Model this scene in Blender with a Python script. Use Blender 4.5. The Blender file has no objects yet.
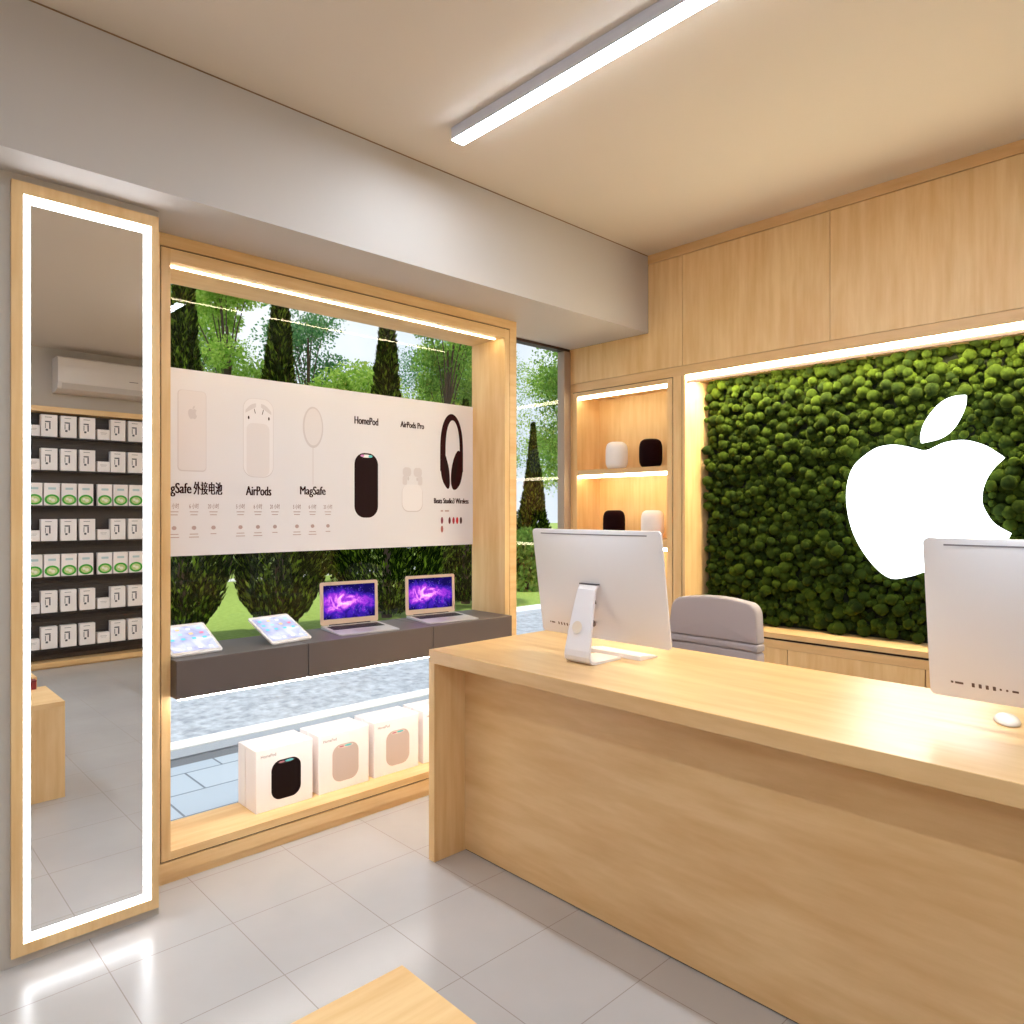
import bpy, bmesh, math, random
import numpy as np
from mathutils import Vector, Matrix, Euler
random.seed(7)
RNG = np.random.default_rng(11)
SC = bpy.context.scene
COL = SC.collection
PI = math.pi

# ------------------------------------------------------------------ materials
MATS = {}
def srgb(r, g, b):
    f = lambda c: (c/255/12.92) if c/255 <= .04045 else ((c/255+.055)/1.055)**2.4
    return (f(r), f(g), f(b), 1)
def newmat(name):
    m = bpy.data.materials.new(name); m.use_nodes = True
    nt = m.node_tree; nt.nodes.clear()
    return m, nt, nt.nodes, nt.links
def node(ns, t, **kw):
    n = ns.new(t)
    for k, v in kw.items():
        if k in n.inputs: n.inputs[k].default_value = v
        else: setattr(n, k, v)
    return n
def principled(name, col, rough=.5, metal=0., spec=.5, bump=None, bscale=200, sheen=0, var=0.0, vscale=6, coat=0):
    if name in MATS: return MATS[name]
    m, nt, ns, ln = newmat(name)
    out = node(ns, 'ShaderNodeOutputMaterial'); p = node(ns, 'ShaderNodeBsdfPrincipled')
    p.inputs['Base Color'].default_value = col; p.inputs['Roughness'].default_value = rough
    p.inputs['Metallic'].default_value = metal; p.inputs['Specular IOR Level'].default_value = spec
    p.inputs['Coat Weight'].default_value = coat
    if sheen:
        p.inputs['Sheen Weight'].default_value = sheen; p.inputs['Sheen Roughness'].default_value = .4
        p.inputs['Sheen Tint'].default_value = col
    ln.new(p.outputs[0], out.inputs[0])
    if var or bump:
        tc = node(ns, 'ShaderNodeTexCoord')
    if var:
        nz = node(ns, 'ShaderNodeTexNoise', Scale=vscale, Detail=5.); ln.new(tc.outputs['Object'], nz.inputs['Vector'])
        hs = node(ns, 'ShaderNodeHueSaturation'); hs.inputs['Color'].default_value = col
        mr = node(ns, 'ShaderNodeMapRange'); mr.inputs[3].default_value = 1-var; mr.inputs[4].default_value = 1+var
        ln.new(nz.outputs[0], mr.inputs[0]); ln.new(mr.outputs[0], hs.inputs['Value']); ln.new(hs.outputs[0], p.inputs['Base Color'])
    if bump:
        nb = node(ns, 'ShaderNodeTexNoise', Scale=float(bscale), Detail=3.); ln.new(tc.outputs['Object'], nb.inputs['Vector'])
        b = node(ns, 'ShaderNodeBump', Strength=bump, Distance=.002); ln.new(nb.outputs[0], b.inputs['Height']); ln.new(b.outputs[0], p.inputs['Normal'])
    MATS[name] = m; return m
def wood(name, axis, light=(236, 201, 148), dark=(221, 178, 121), rough=.42, stretch=14., fine=34., patch=1.0):
    """pale oak veneer, grain running along one axis (0 x, 1 y, 2 z)"""
    m, nt, ns, ln = newmat(name)
    out = node(ns, 'ShaderNodeOutputMaterial'); p = node(ns, 'ShaderNodeBsdfPrincipled', Roughness=rough)
    tc = node(ns, 'ShaderNodeTexCoord'); mp = node(ns, 'ShaderNodeMapping')
    s = [1., 1., 1.]; s[axis] = 1/stretch; mp.inputs['Scale'].default_value = s
    ln.new(tc.outputs['Object'], mp.inputs['Vector'])
    n1 = node(ns, 'ShaderNodeTexNoise', Scale=fine, Detail=6., Roughness=.6); ln.new(mp.outputs[0], n1.inputs['Vector'])
    mp2 = node(ns, 'ShaderNodeMapping'); s2 = [1., 1., 1.]; s2[axis] = .22; mp2.inputs['Scale'].default_value = s2
    ln.new(tc.outputs['Object'], mp2.inputs['Vector'])
    n2 = node(ns, 'ShaderNodeTexNoise', Scale=9.*patch, Detail=4., Distortion=.6); ln.new(mp2.outputs[0], n2.inputs['Vector'])
    mx = node(ns, 'ShaderNodeMath', operation='MULTIPLY_ADD'); mx.inputs[1].default_value = .55
    mul = node(ns, 'ShaderNodeMath', operation='MULTIPLY'); mul.inputs[1].default_value = .45
    ln.new(n2.outputs[0], mul.inputs[0]); ln.new(n1.outputs[0], mx.inputs[0]); ln.new(mul.outputs[0], mx.inputs[2])
    cr = node(ns, 'ShaderNodeValToRGB'); cr.color_ramp.elements[0].position = .36; cr.color_ramp.elements[1].position = .62
    cr.color_ramp.elements[0].color = srgb(*dark); cr.color_ramp.elements[1].color = srgb(*light)
    ln.new(mx.outputs[0], cr.inputs[0]); ln.new(cr.outputs[0], p.inputs['Base Color'])
    b = node(ns, 'ShaderNodeBump', Strength=.06, Distance=.001); ln.new(n1.outputs[0], b.inputs['Height']); ln.new(b.outputs[0], p.inputs['Normal'])
    ln.new(p.outputs[0], out.inputs[0]); return m
def emit(name, col, strength):
    m, nt, ns, ln = newmat(name)
    out = node(ns, 'ShaderNodeOutputMaterial'); e = node(ns, 'ShaderNodeEmission', Strength=strength); e.inputs[0].default_value = col
    ln.new(e.outputs[0], out.inputs[0]); return m
def glass_mat(name):
    m, nt, ns, ln = newmat(name)
    out = node(ns, 'ShaderNodeOutputMaterial'); t = node(ns, 'ShaderNodeBsdfTransparent'); g = node(ns, 'ShaderNodeBsdfGlossy', Roughness=0.)
    t.inputs[0].default_value = (.985, .995, .99, 1)
    fr = node(ns, 'ShaderNodeFresnel', IOR=1.45); mx = node(ns, 'ShaderNodeMixShader')
    # only the face turned to the viewer reflects, so the thin pane has no false inner mirror
    ge = node(ns, 'ShaderNodeNewGeometry'); iv = node(ns, 'ShaderNodeMath', operation='SUBTRACT'); iv.inputs[0].default_value = 1.; ln.new(ge.outputs['Backfacing'], iv.inputs[1])
    ml = node(ns, 'ShaderNodeMath', operation='MULTIPLY'); ln.new(fr.outputs[0], ml.inputs[0]); ln.new(iv.outputs[0], ml.inputs[1])
    ln.new(ml.outputs[0], mx.inputs[0]); ln.new(t.outputs[0], mx.inputs[1]); ln.new(g.outputs[0], mx.inputs[2]); ln.new(mx.outputs[0], out.inputs[0])
    return m
def floor_mat():
    m, nt, ns, ln = newmat('floor_tiles')
    out = node(ns, 'ShaderNodeOutputMaterial'); p = node(ns, 'ShaderNodeBsdfPrincipled')
    tc = node(ns, 'ShaderNodeTexCoord'); sp = node(ns, 'ShaderNodeSeparateXYZ'); ln.new(tc.outputs['Object'], sp.inputs[0])
    T = .3925; outs = []
    for i, o in enumerate((-2.1225, 1.044)):
        a = node(ns, 'ShaderNodeMath', operation='SUBTRACT'); a.inputs[1].default_value = o - 40*T; ln.new(sp.outputs[i], a.inputs[0])
        md = node(ns, 'ShaderNodeMath', operation='MODULO'); md.inputs[1].default_value = T; ln.new(a.outputs[0], md.inputs[0])
        c = node(ns, 'ShaderNodeMath', operation='SUBTRACT'); c.inputs[1].default_value = T/2; ln.new(md.outputs[0], c.inputs[0])
        ab = node(ns, 'ShaderNodeMath', operation='ABSOLUTE'); ln.new(c.outputs[0], ab.inputs[0])
        gt = node(ns, 'ShaderNodeMath', operation='GREATER_THAN'); gt.inputs[1].default_value = T/2 - .0016; ln.new(ab.outputs[0], gt.inputs[0]); outs.append(gt)
    mxm = node(ns, 'ShaderNodeMath', operation='MAXIMUM'); ln.new(outs[0].outputs[0], mxm.inputs[0]); ln.new(outs[1].outputs[0], mxm.inputs[1])
    nz = node(ns, 'ShaderNodeTexNoise', Scale=2.2, Detail=4.); ln.new(tc.outputs['Object'], nz.inputs['Vector'])
    cr = node(ns, 'ShaderNodeValToRGB'); cr.color_ramp.elements[0].position = .3; cr.color_ramp.elements[1].position = .7
    cr.color_ramp.elements[0].color = srgb(178, 174, 172); cr.color_ramp.elements[1].color = srgb(187, 183, 181); ln.new(nz.outputs[0], cr.inputs[0])
    mc = node(ns, 'ShaderNodeMix', data_type='RGBA'); ln.new(mxm.outputs[0], mc.inputs[0]); ln.new(cr.outputs[0], mc.inputs[6]); mc.inputs[7].default_value = srgb(142, 132, 126)
    ln.new(mc.outputs[2], p.inputs['Base Color'])
    mr = node(ns, 'ShaderNodeMapRange'); mr.inputs[3].default_value = .25; mr.inputs[4].default_value = .7; ln.new(mxm.outputs[0], mr.inputs[0]); ln.new(mr.outputs[0], p.inputs['Roughness'])
    p.inputs['Specular IOR Level'].default_value = .5
    ln.new(p.outputs[0], out.inputs[0]); return m
def leaf_mat(name, c1, c2, trans=.35, mid=None):
    m, nt, ns, ln = newmat(name)
    out = node(ns, 'ShaderNodeOutputMaterial'); geo = node(ns, 'ShaderNodeNewGeometry')
    cr = node(ns, 'ShaderNodeValToRGB'); cr.color_ramp.elements[0].color = srgb(*c1); cr.color_ramp.elements[1].color = srgb(*c2)
    if mid: x = cr.color_ramp.elements.new(.7); x.color = srgb(*mid)
    ln.new(geo.outputs['Random Per Island'], cr.inputs[0])
    d = node(ns, 'ShaderNodeBsdfDiffuse'); t = node(ns, 'ShaderNodeBsdfTranslucent'); mx = node(ns, 'ShaderNodeMixShader'); mx.inputs[0].default_value = trans
    ln.new(cr.outputs[0], d.inputs[0]); ln.new(cr.outputs[0], t.inputs[0]); ln.new(d.outputs[0], mx.inputs[1]); ln.new(t.outputs[0], mx.inputs[2]); ln.new(mx.outputs[0], out.inputs[0])
    return m
def galaxy_mat():
    m, nt, ns, ln = newmat('nebula_screen')
    out = node(ns, 'ShaderNodeOutputMaterial'); e = node(ns, 'ShaderNodeEmission', Strength=.95)
    tc = node(ns, 'ShaderNodeTexCoord'); mp = node(ns, 'ShaderNodeMapping'); mp.inputs['Scale'].default_value = (1, 1, 1)
    ln.new(tc.outputs['Object'], mp.inputs[0]); sp = node(ns, 'ShaderNodeSeparateXYZ'); ln.new(mp.outputs[0], sp.inputs[0])
    nz = node(ns, 'ShaderNodeTexNoise', Scale=17., Detail=8., Roughness=.62, Distortion=.6); ln.new(tc.outputs['Object'], nz.inputs['Vector'])
    # a bright band across the middle of the picture, broken up by the noise
    zc = node(ns, 'ShaderNodeMath', operation='SUBTRACT'); zc.inputs[1].default_value = .118; ln.new(sp.outputs[2], zc.inputs[0])
    ny = node(ns, 'ShaderNodeMath', operation='MULTIPLY_ADD'); ny.inputs[1].default_value = .22; ln.new(nz.outputs[0], ny.inputs[0]); 
    off = node(ns, 'ShaderNodeMath', operation='SUBTRACT'); off.inputs[1].default_value = .11; ln.new(zc.outputs[0], off.inputs[0]); ln.new(off.outputs[0], ny.inputs[2])
    ab = node(ns, 'ShaderNodeMath', operation='ABSOLUTE'); ln.new(ny.outputs[0], ab.inputs[0])
    yc = node(ns, 'ShaderNodeMath', operation='ABSOLUTE'); yo = node(ns, 'ShaderNodeMath', operation='ADD'); yo.inputs[1].default_value = .03; ln.new(sp.outputs[1], yo.inputs[0]); ln.new(yo.outputs[0], yc.inputs[0])
    ys = node(ns, 'ShaderNodeMath', operation='MULTIPLY_ADD'); ys.inputs[1].default_value = .28; ln.new(yc.outputs[0], ys.inputs[0]); ln.new(ab.outputs[0], ys.inputs[2])
    cr = node(ns, 'ShaderNodeValToRGB'); els = cr.color_ramp.elements
    els[0].position = 0; els[0].color = srgb(255, 225, 250); els[1].position = .1; els[1].color = srgb(18, 12, 74)
    for pos, c in ((.016, (232, 130, 235)), (.032, (150, 50, 200)), (.058, (58, 30, 160))):
        x = els.new(pos); x.color = srgb(*c)
    ln.new(ys.outputs[0], cr.inputs[0])
    vz = node(ns, 'ShaderNodeTexVoronoi', Scale=110.); ln.new(tc.outputs['Object'], vz.inputs['Vector'])
    lt = node(ns, 'ShaderNodeMath', operation='LESS_THAN'); lt.inputs[1].default_value = .09; ln.new(vz.outputs[0], lt.inputs[0])
    mc = node(ns, 'ShaderNodeMix', data_type='RGBA'); ln.new(lt.outputs[0], mc.inputs[0]); ln.new(cr.outputs[0], mc.inputs[6]); mc.inputs[7].default_value = srgb(190, 190, 245)
    ln.new(mc.outputs[2], e.inputs[0]); ln.new(e.outputs[0], out.inputs[0]); return m
def tablet_mat():
    m, nt, ns, ln = newmat('tablet_wallpaper')
    out = node(ns, 'ShaderNodeOutputMaterial'); e = node(ns, 'ShaderNodeEmission', Strength=1.05)
    tc = node(ns, 'ShaderNodeTexCoord'); nz = node(ns, 'ShaderNodeTexNoise', Scale=9., Detail=3., Distortion=1.2); ln.new(tc.outputs['Object'], nz.inputs['Vector'])
    cr = node(ns, 'ShaderNodeValToRGB'); els = cr.color_ramp.elements
    els[0].position = .3; els[0].color = srgb(150, 150, 190); els[1].position = .68; els[1].color = srgb(238, 240, 250); x = els.new(.5); x.color = srgb(196, 200, 226)
    ln.new(nz.outputs[0], cr.inputs[0]); ln.new(cr.outputs[0], e.inputs[0])
    g = node(ns, 'ShaderNodeBsdfGlossy', Roughness=.05); fr = node(ns, 'ShaderNodeFresnel', IOR=1.4); mx = node(ns, 'ShaderNodeMixShader')
    ln.new(fr.outputs[0], mx.inputs[0]); ln.new(e.outputs[0], mx.inputs[1]); ln.new(g.outputs[0], mx.inputs[2]); ln.new(mx.outputs[0], out.inputs[0]); return m
def speckle_mat(name, c1, c2, scale, lo=.4, hi=.6):
    m, nt, ns, ln = newmat(name)
    out = node(ns, 'ShaderNodeOutputMaterial'); p = node(ns, 'ShaderNodeBsdfPrincipled', Roughness=.85)
    tc = node(ns, 'ShaderNodeTexCoord'); nz = node(ns, 'ShaderNodeTexNoise', Scale=scale, Detail=3.); ln.new(tc.outputs['Object'], nz.inputs['Vector'])
    cr = node(ns, 'ShaderNodeValToRGB'); cr.color_ramp.elements[0].position = lo; cr.color_ramp.elements[1].position = hi
    cr.color_ramp.elements[0].color = srgb(*c1); cr.color_ramp.elements[1].color = srgb(*c2); ln.new(nz.outputs[0], cr.inputs[0]); ln.new(cr.outputs[0], p.inputs['Base Color']); ln.new(p.outputs[0], out.inputs[0]); return m
def paver_mat():
    m, nt, ns, ln = newmat('paving_slabs')
    out = node(ns, 'ShaderNodeOutputMaterial'); p = node(ns, 'ShaderNodeBsdfPrincipled', Roughness=.7)
    tc = node(ns, 'ShaderNodeTexCoord'); mp = node(ns, 'ShaderNodeMapping'); mp.inputs['Rotation'].default_value = (0, 0, PI/2); ln.new(tc.outputs['Object'], mp.inputs[0])
    br = node(ns, 'ShaderNodeTexBrick', Scale=1.); br.inputs['Color1'].default_value = srgb(176, 188, 202); br.inputs['Color2'].default_value = srgb(164, 177, 193)
    br.inputs['Mortar'].default_value = srgb(104, 114, 128); br.inputs['Mortar Size'].default_value = .006; br.inputs['Brick Width'].default_value = .42; br.inputs['Row Height'].default_value = .3
    ln.new(mp.outputs[0], br.inputs[0]); ln.new(br.outputs[0], p.inputs['Base Color']); ln.new(p.outputs[0], out.inputs[0]); return m

WOODV = wood('oak_vertical', 2)
WOODX = wood('oak_along_x', 0, light=(228, 190, 138), dark=(212, 168, 113), rough=.33, fine=22., stretch=7., patch=.8)
WOODY = wood('oak_along_y', 1)
WHITEWALL = principled('white_wall_paint', srgb(190, 184, 180), .6)
CEIL = principled('ceiling_paint', srgb(210, 198, 184), .7)
WALLGREY = principled('greige_wall_paint', srgb(196, 188, 178), .6)
GROOVE = principled('dark_groove', srgb(44, 24, 16), .8)
GAP = principled('shadow_gap', srgb(134, 104, 74), .7)
ALU = principled('satin_aluminium', srgb(205, 204, 208), .38, metal=.55)
ALUD = principled('aluminium_body', srgb(232, 229, 233), .4, metal=.1)
BLACK = principled('black_plastic', srgb(26, 18, 20), .4)
DARKMETAL = principled('dark_window_metal', srgb(58, 40, 34), .45)
BRONZE = principled('taupe_window_metal', srgb(168, 146, 128), .45)
CHAR = principled('charcoal_laminate', srgb(98, 88, 86), .45)
CARD = principled('white_card', srgb(246, 238, 235), .45)
CARDSEAM = principled('card_seam', srgb(140, 118, 110), .6)
INK = principled('maroon_black_ink', srgb(44, 4, 9), .6, spec=.15)
INKG = principled('faded_ink', srgb(186, 160, 158), .6)
POSTER = principled('poster_film', srgb(228, 224, 228), .5)
GLASS = glass_mat('clear_pane')
WARM = emit('warm_strip', (1, .88, .56, 1), 16.)
WARMC = emit('warm_cove_strip', (1, .86, .56, 1), 60.)
WARMS = emit('warm_strip_soft', (1, .84, .52, 1), 22.)
UNDER = emit('under_shelf_strip', (1, .95, .90, 1), 48.)
COOL = emit('cool_tube', (.80, .90, 1, 1), 52.)
MIRL = emit('mirror_strip', (.93, .96, 1, 1), 9.)
LOGO = emit('lit_acrylic', (.90, .96, 1, 1), 3.2)
FABW = principled('pale_mesh_fabric', srgb(240, 234, 234), .8, bump=.5, bscale=500)
FABD = principled('dark_mesh_fabric', srgb(26, 4, 6), .9, spec=.1, bump=.5, bscale=500)

# ------------------------------------------------------------------ helpers
def thing(name, label, cat, loc=(0, 0, 0), rotz=0, group=None):
    o = bpy.data.objects.new(name, None); COL.objects.link(o); o.empty_display_size = .1
    o.location = loc; o.rotation_euler = (0, 0, rotz); o['label'] = label; o['category'] = cat
    if group: o['group'] = group
    return o
def mk(name, bm, mat, parent=None, smooth=False, world=False):
    """link a bmesh as ONE mesh object; with world=True its coordinates are world ones and are moved into the parent's frame"""
    if world and parent is not None:
        r = parent
        off = Vector(r.location)
        while r.parent: r = r.parent; off += Vector(r.location)
        bmesh.ops.translate(bm, verts=bm.verts, vec=-off)
    me = bpy.data.meshes.new(name); bm.to_mesh(me); bm.free()
    for m in (mat if isinstance(mat, (list, tuple)) else [mat]): me.materials.append(m)
    if smooth:
        for p in me.polygons: p.use_smooth = True
    o = bpy.data.objects.new(name, me); COL.objects.link(o)
    if parent is not None: o.parent = parent
    return o
def struct(name, bm, mat, parent=None):
    o = mk(name, bm, mat, parent)
    if parent is None: o['kind'] = 'structure'
    return o
def tag(o, label, cat, group=None, kind=None):
    o['label'] = label; o['category'] = cat
    if group: o['group'] = group
    if kind: o['kind'] = kind
    return o
def dup(root, loc, rotz=None, label=None, group=None):
    r = root.copy(); COL.objects.link(r); r.location = loc
    if rotz is not None: r.rotation_euler = (0, 0, rotz)
    if label: r['label'] = label
    if group: r['group'] = group
    for ch in list(root.children):
        c = ch.copy(); COL.objects.link(c); c.parent = r
        for g in list(ch.children):
            d = g.copy(); COL.objects.link(d); d.parent = c
    return r
def B(): return bmesh.new()
def bx(bm, x0, x1, y0, y1, z0, z1, bev=0, seg=2, mi=0):
    t = bmesh.new(); bmesh.ops.create_cube(t, size=1)
    for v in t.verts: v.co = Vector(((x0+x1)/2+v.co.x*(x1-x0), (y0+y1)/2+v.co.y*(y1-y0), (z0+z1)/2+v.co.z*(z1-z0)))
    if bev: bmesh.ops.bevel(t, geom=list(t.edges), offset=bev, segments=seg, affect='EDGES', profile=.5)
    for f in t.faces: f.material_index = mi
    tmp = bpy.data.meshes.new('t'); t.to_mesh(tmp); t.free(); bm.from_mesh(tmp); bpy.data.meshes.remove(tmp)
    return bm
def box(*a, **k): return bx(B(), *a, **k)
def lathe(prof, n=40, bm=None, c=(0, 0, 0)):
    bm = bm or B(); rings = []
    for r, z in prof:
        if r < 1e-6: rings.append([bm.verts.new((c[0], c[1], c[2]+z))])
        else: rings.append([bm.verts.new((c[0]+r*math.cos(2*PI*i/n), c[1]+r*math.sin(2*PI*i/n), c[2]+z)) for i in range(n)])
    for a, b in zip(rings, rings[1:]):
        for i in range(n):
            j = (i+1) % n
            if len(a) == 1 and len(b) == 1: continue
            if len(a) == 1: bm.faces.new((a[0], b[j], b[i]))
            elif len(b) == 1: bm.faces.new((a[i], a[j], b[0]))
            else: bm.faces.new((a[i], a[j], b[j], b[i]))
    bmesh.ops.recalc_face_normals(bm, faces=bm.faces); return bm
def tube(bm, pts, radii, n=8):
    pts = [Vector(p) for p in pts]; rings = []
    for i, p in enumerate(pts):
        d = (pts[min(i+1, len(pts)-1)] - pts[max(i-1, 0)]).normalized()
        u = d.orthogonal().normalized(); w = d.cross(u)
        r = radii[i] if isinstance(radii, (list, tuple)) else radii
        rings.append([bm.verts.new(p + (u*math.cos(2*PI*k/n) + w*math.sin(2*PI*k/n))*r) for k in range(n)])
    for a, b in zip(rings, rings[1:]):
        # keep neighbouring rings lined up
        k0 = min(range(n), key=lambda k: (b[k].co-a[0].co).length)
        b[:] = b[k0:]+b[:k0]
        for k in range(n): bm.faces.new((a[k], a[(k+1) % n], b[(k+1) % n], b[k]))
    bm.faces.new(rings[0][::-1]); bm.faces.new(rings[-1]); bmesh.ops.recalc_face_normals(bm, faces=bm.faces); return bm
def rrect(w, h, r, n=8, cx=0, cy=0):
    pts = []
    for sx, sy, a0 in ((1, 1, 0), (-1, 1, 90), (-1, -1, 180), (1, -1, 270)):
        for i in range(n+1):
            a = math.radians(a0+90*i/n); pts.append((cx+sx*(w/2-r)+r*math.cos(a), cy+sy*(h/2-r)+r*math.sin(a)))
    return pts
def prism(bm, pts, f0, f1):
    """extrude a 2-D outline between two mappings (2-D point -> 3-D)"""
    a = [bm.verts.new(f0(*p)) for p in pts]; b = [bm.verts.new(f1(*p)) for p in pts]; n = len(pts)
    bm.faces.new(a); bm.faces.new(b[::-1])
    for i in range(n): bm.faces.new((a[i], b[i], b[(i+1) % n], a[(i+1) % n]))
    bmesh.ops.recalc_face_normals(bm, faces=bm.faces); return bm
def flat(bm, pts, f):
    fc = bm.faces.new([bm.verts.new(f(*p)) for p in pts]); return fc
def ell(cx, cy, rx, ry, n=32): return [(cx+rx*math.cos(2*PI*i/n), cy+ry*math.sin(2*PI*i/n)) for i in range(n)]
def text_bm(body, u0, u1, v0, cap, f, bold=.0, flip=1):
    """lettering fitted to width u0..u1, baseline v0 and letter height cap, laid into 3-D by f(u, v)"""
    cu = bpy.data.curves.new('txt', 'FONT'); cu.body = body;  cu.resolution_u = 3
    ob = bpy.data.objects.new('txt', cu); COL.objects.link(ob); bpy.context.view_layer.update()
    me = bpy.data.meshes.new_from_object(ob.evaluated_get(bpy.context.evaluated_depsgraph_get()))
    bm = B(); bm.from_mesh(me); bpy.data.objects.remove(ob); bpy.data.curves.remove(cu); bpy.data.meshes.remove(me)
    if not bm.verts: return bm
    xs = [v.co.x for v in bm.verts]; x0, x1 = min(xs), max(xs)
    for v in bm.verts:
        u = u0+(v.co.x-x0)/(x1-x0)*(u1-u0); w = v0+v.co.y/.72*cap
        v.co = Vector(f(u, w))
    return bm
def join(bm, other):
    me = bpy.data.meshes.new('t'); other.to_mesh(me); other.free(); bm.from_mesh(me); bpy.data.meshes.remove(me); return bm

# ------------------------------------------------------------------ camera
cam = bpy.data.objects.new('camera', bpy.data.cameras.new('camera')); COL.objects.link(cam)
cam.data.sensor_width = 36; cam.data.sensor_fit = 'HORIZONTAL'; cam.data.lens = 720/1024*36
cam.location = (0, 0, 1.45); cam.rotation_euler = (PI/2, 0, math.atan2(752.9, 720)); cam.data.clip_start = .02; cam.data.clip_end = 300
SC.camera = cam

# ------------------------------------------------------------------ room shell
XG = -3.236; XF = -2.949; YB = 3.608; ZS = 2.533; ZC = 3.0; XB = -2.581; XR = 2.45; YR = -3.2
struct('floor', box(XG-.02, XR+.1, YR-.1, 4.05, -.1, 0), floor_mat())
struct('ceiling', box(XG-.05, XR+.1, YR-.1, 4.05, ZC, ZC+.15), CEIL)
struct('wall_right', box(XR, XR+.1, YR, 4.05, 0, ZC), WALLGREY)
struct('wall_rear', box(-2.758, XR, YR-.1, YR, 0, ZC), WALLGREY)
struct('wall_left', box(-3.25, -2.758, YR, .874, 0, ZS), WALLGREY)
struct('wall_back', box(-3.3, XR, 3.96, 4.05, 0, ZC), WALLGREY)
struct('ceiling_beam', box(XG-.04, XB, YR, YB, ZS, ZC-.005), WHITEWALL)
struct('beam_shade_line', box(XG-.04, XB+.0015, YR, YB, ZC-.005, ZC), GAP)  # brown strip, its colour stands for the shade in the gap above the beam
struct('roof', box(XG-.06, XR+.1, YR-.1, 4.05, ZC+.15, ZC+.3), WHITEWALL)

# glazing: big display window and the slim one beside the back wall
w1 = struct('window_1', box(XG-.004, XG+.004, .978, 2.766, .126, 2.44), GLASS)
w2 = struct('window_2', box(XG-.004, XG+.004, 2.83, 3.545, .03, 2.516), GLASS)
mk('window_head', box(XG-.03, XG+.03, 2.83, 3.6, 2.516, ZS), DARKMETAL, w2)
mk('window_jamb', box(XG-.03, XG+.03, 3.545, 3.607, 0, 2.516), BRONZE, w2)
mk('window_sill', box(XG-.03, XG+.03, 2.83, 3.54, 0, .03), DARKMETAL, w2)

LEDX = -3.008
# timber display case around the big window
case = thing('window_display_case', 'deep pale oak box frame lining the big shop window', 'window frame', (-3.1, 1.87, 0))
W = dict(parent=case, world=True)
def ring(x0, x1, ya, yb, za, zb, t, bm=None):
    bm = bm or B()
    bx(bm, x0, x1, ya, ya+t, za, zb); bx(bm, x0, x1, yb-t, yb, za, zb)
    bx(bm, x0, x1, ya+t, yb-t, zb-t, zb); bx(bm, x0, x1, ya+t, yb-t, za, za+t); return bm
fo = B(); bx(fo, XG, XF, .89, .940, .035, ZS-.001); bx(fo, XG, XF, 2.804, 2.855, .035, ZS-.001); bx(fo, XG, XF, .94, 2.804, 2.484, ZS-.001); bx(fo, XG, XF, .94, 2.804, .035, .0865)
mk('outer_frame', fo, WOODY, **W)
mk('toe_board', box(XG, XF-.012, .89, 2.855, 0, .035), WOODY, **W)
gr = B(); bx(gr, XG, XF-.01, .94, .944, .0865, 2.484); bx(gr, XG, XF-.01, 2.8, 2.804, .0865, 2.484); bx(gr, XG, XF-.01, .944, 2.8, 2.478, 2.484); bx(gr, XG, XF-.01, .944, 2.8, .0865, .0935)
mk('shadow_groove', gr, GROOVE, **W)
mk('side_panel', box(XG, XF, .944, .978, .0935, 2.478), WOODV, **W)
mk('side_panel', box(XG, XF, 2.766, 2.8, .0935, 2.478), WOODV, **W)
mk('top_panel', box(XG, XF, .978, 2.766, 2.428, 2.478), WOODY, **W)
mk('sill_board', box(XG, XF, .978, 2.766, .0935, .126), WOODY, **W)
mk('light_strip', box(LEDX-.006, LEDX+.006, .985, 2.74, 2.424, 2.4285), WARMS, **W)

# floating charcoal shelf across the window, three drawer-like modules
sh = thing('floating_shelf', 'long charcoal floating shelf spanning the window with tablets and laptops on it', 'shelf', (-3.06, 1.87, .727))
prev = .9785
for y1 in (1.532, 2.216, 2.7655):
    mk('shelf_module', box(-3.236, -2.89, prev+.0015, y1-.0015, .727, .875, bev=.002, seg=1), CHAR, sh, world=True); prev = y1

mk('light_strip', box(-2.912, -2.897, .99, 2.755, .7215, .7268), UNDER, sh, world=True)
# ------------------------------------------------------------------ poster on the glass
XP = -3.226
po = thing('product_poster', 'wide white poster with product pictures and dark lettering across the window', 'poster', (XP, 1.87, 1.665))
mk('poster_sheet', box(XG+.005, XP, .9785, 2.7655, 1.26, 2.068), POSTER, po, world=True)
lay = [0]
def pf(d): return lambda u, v: (XP+d, u, v)
def pflat(name, polys, mat, d=.0006):
    for p in polys:
        bm = B(); flat(bm, p, pf(d)); o = mk(name, bm, mat, po, world=True)
    return o
def ptext(name, body, u0, u1, v0, cap, mat=None, bold=.003):
    bm = B()
    for k, du in enumerate((-.0016, -.0008, 0, .0008, .0016)): join(bm, text_bm(body, u0+du, u1+du, v0, cap, pf(.0008+.00005*k), bold))
    return mk(name, bm, mat or INK, po, world=True)
P1 = principled('print_pale_grey', srgb(226, 219, 221), .5); P2 = principled('print_mid_grey', srgb(216, 208, 211), .5); P3 = principled('print_light', srgb(234, 229, 232), .5)
P4 = principled('print_grey_edge', srgb(210, 201, 204), .5); PD = principled('print_dark_speaker', srgb(30, 5, 8), .6, spec=.15); PD2 = principled('print_dark_headset', srgb(44, 4, 8), .6, spec=.15); PD3 = principled('print_dark_cushion', srgb(34, 12, 14), .6, spec=.15)
PC = principled('print_cyan', srgb(96, 200, 205), .5); PM = principled('print_pink', srgb(214, 130, 190), .5); PWt = principled('print_white', srgb(245, 238, 240), .5)
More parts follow.
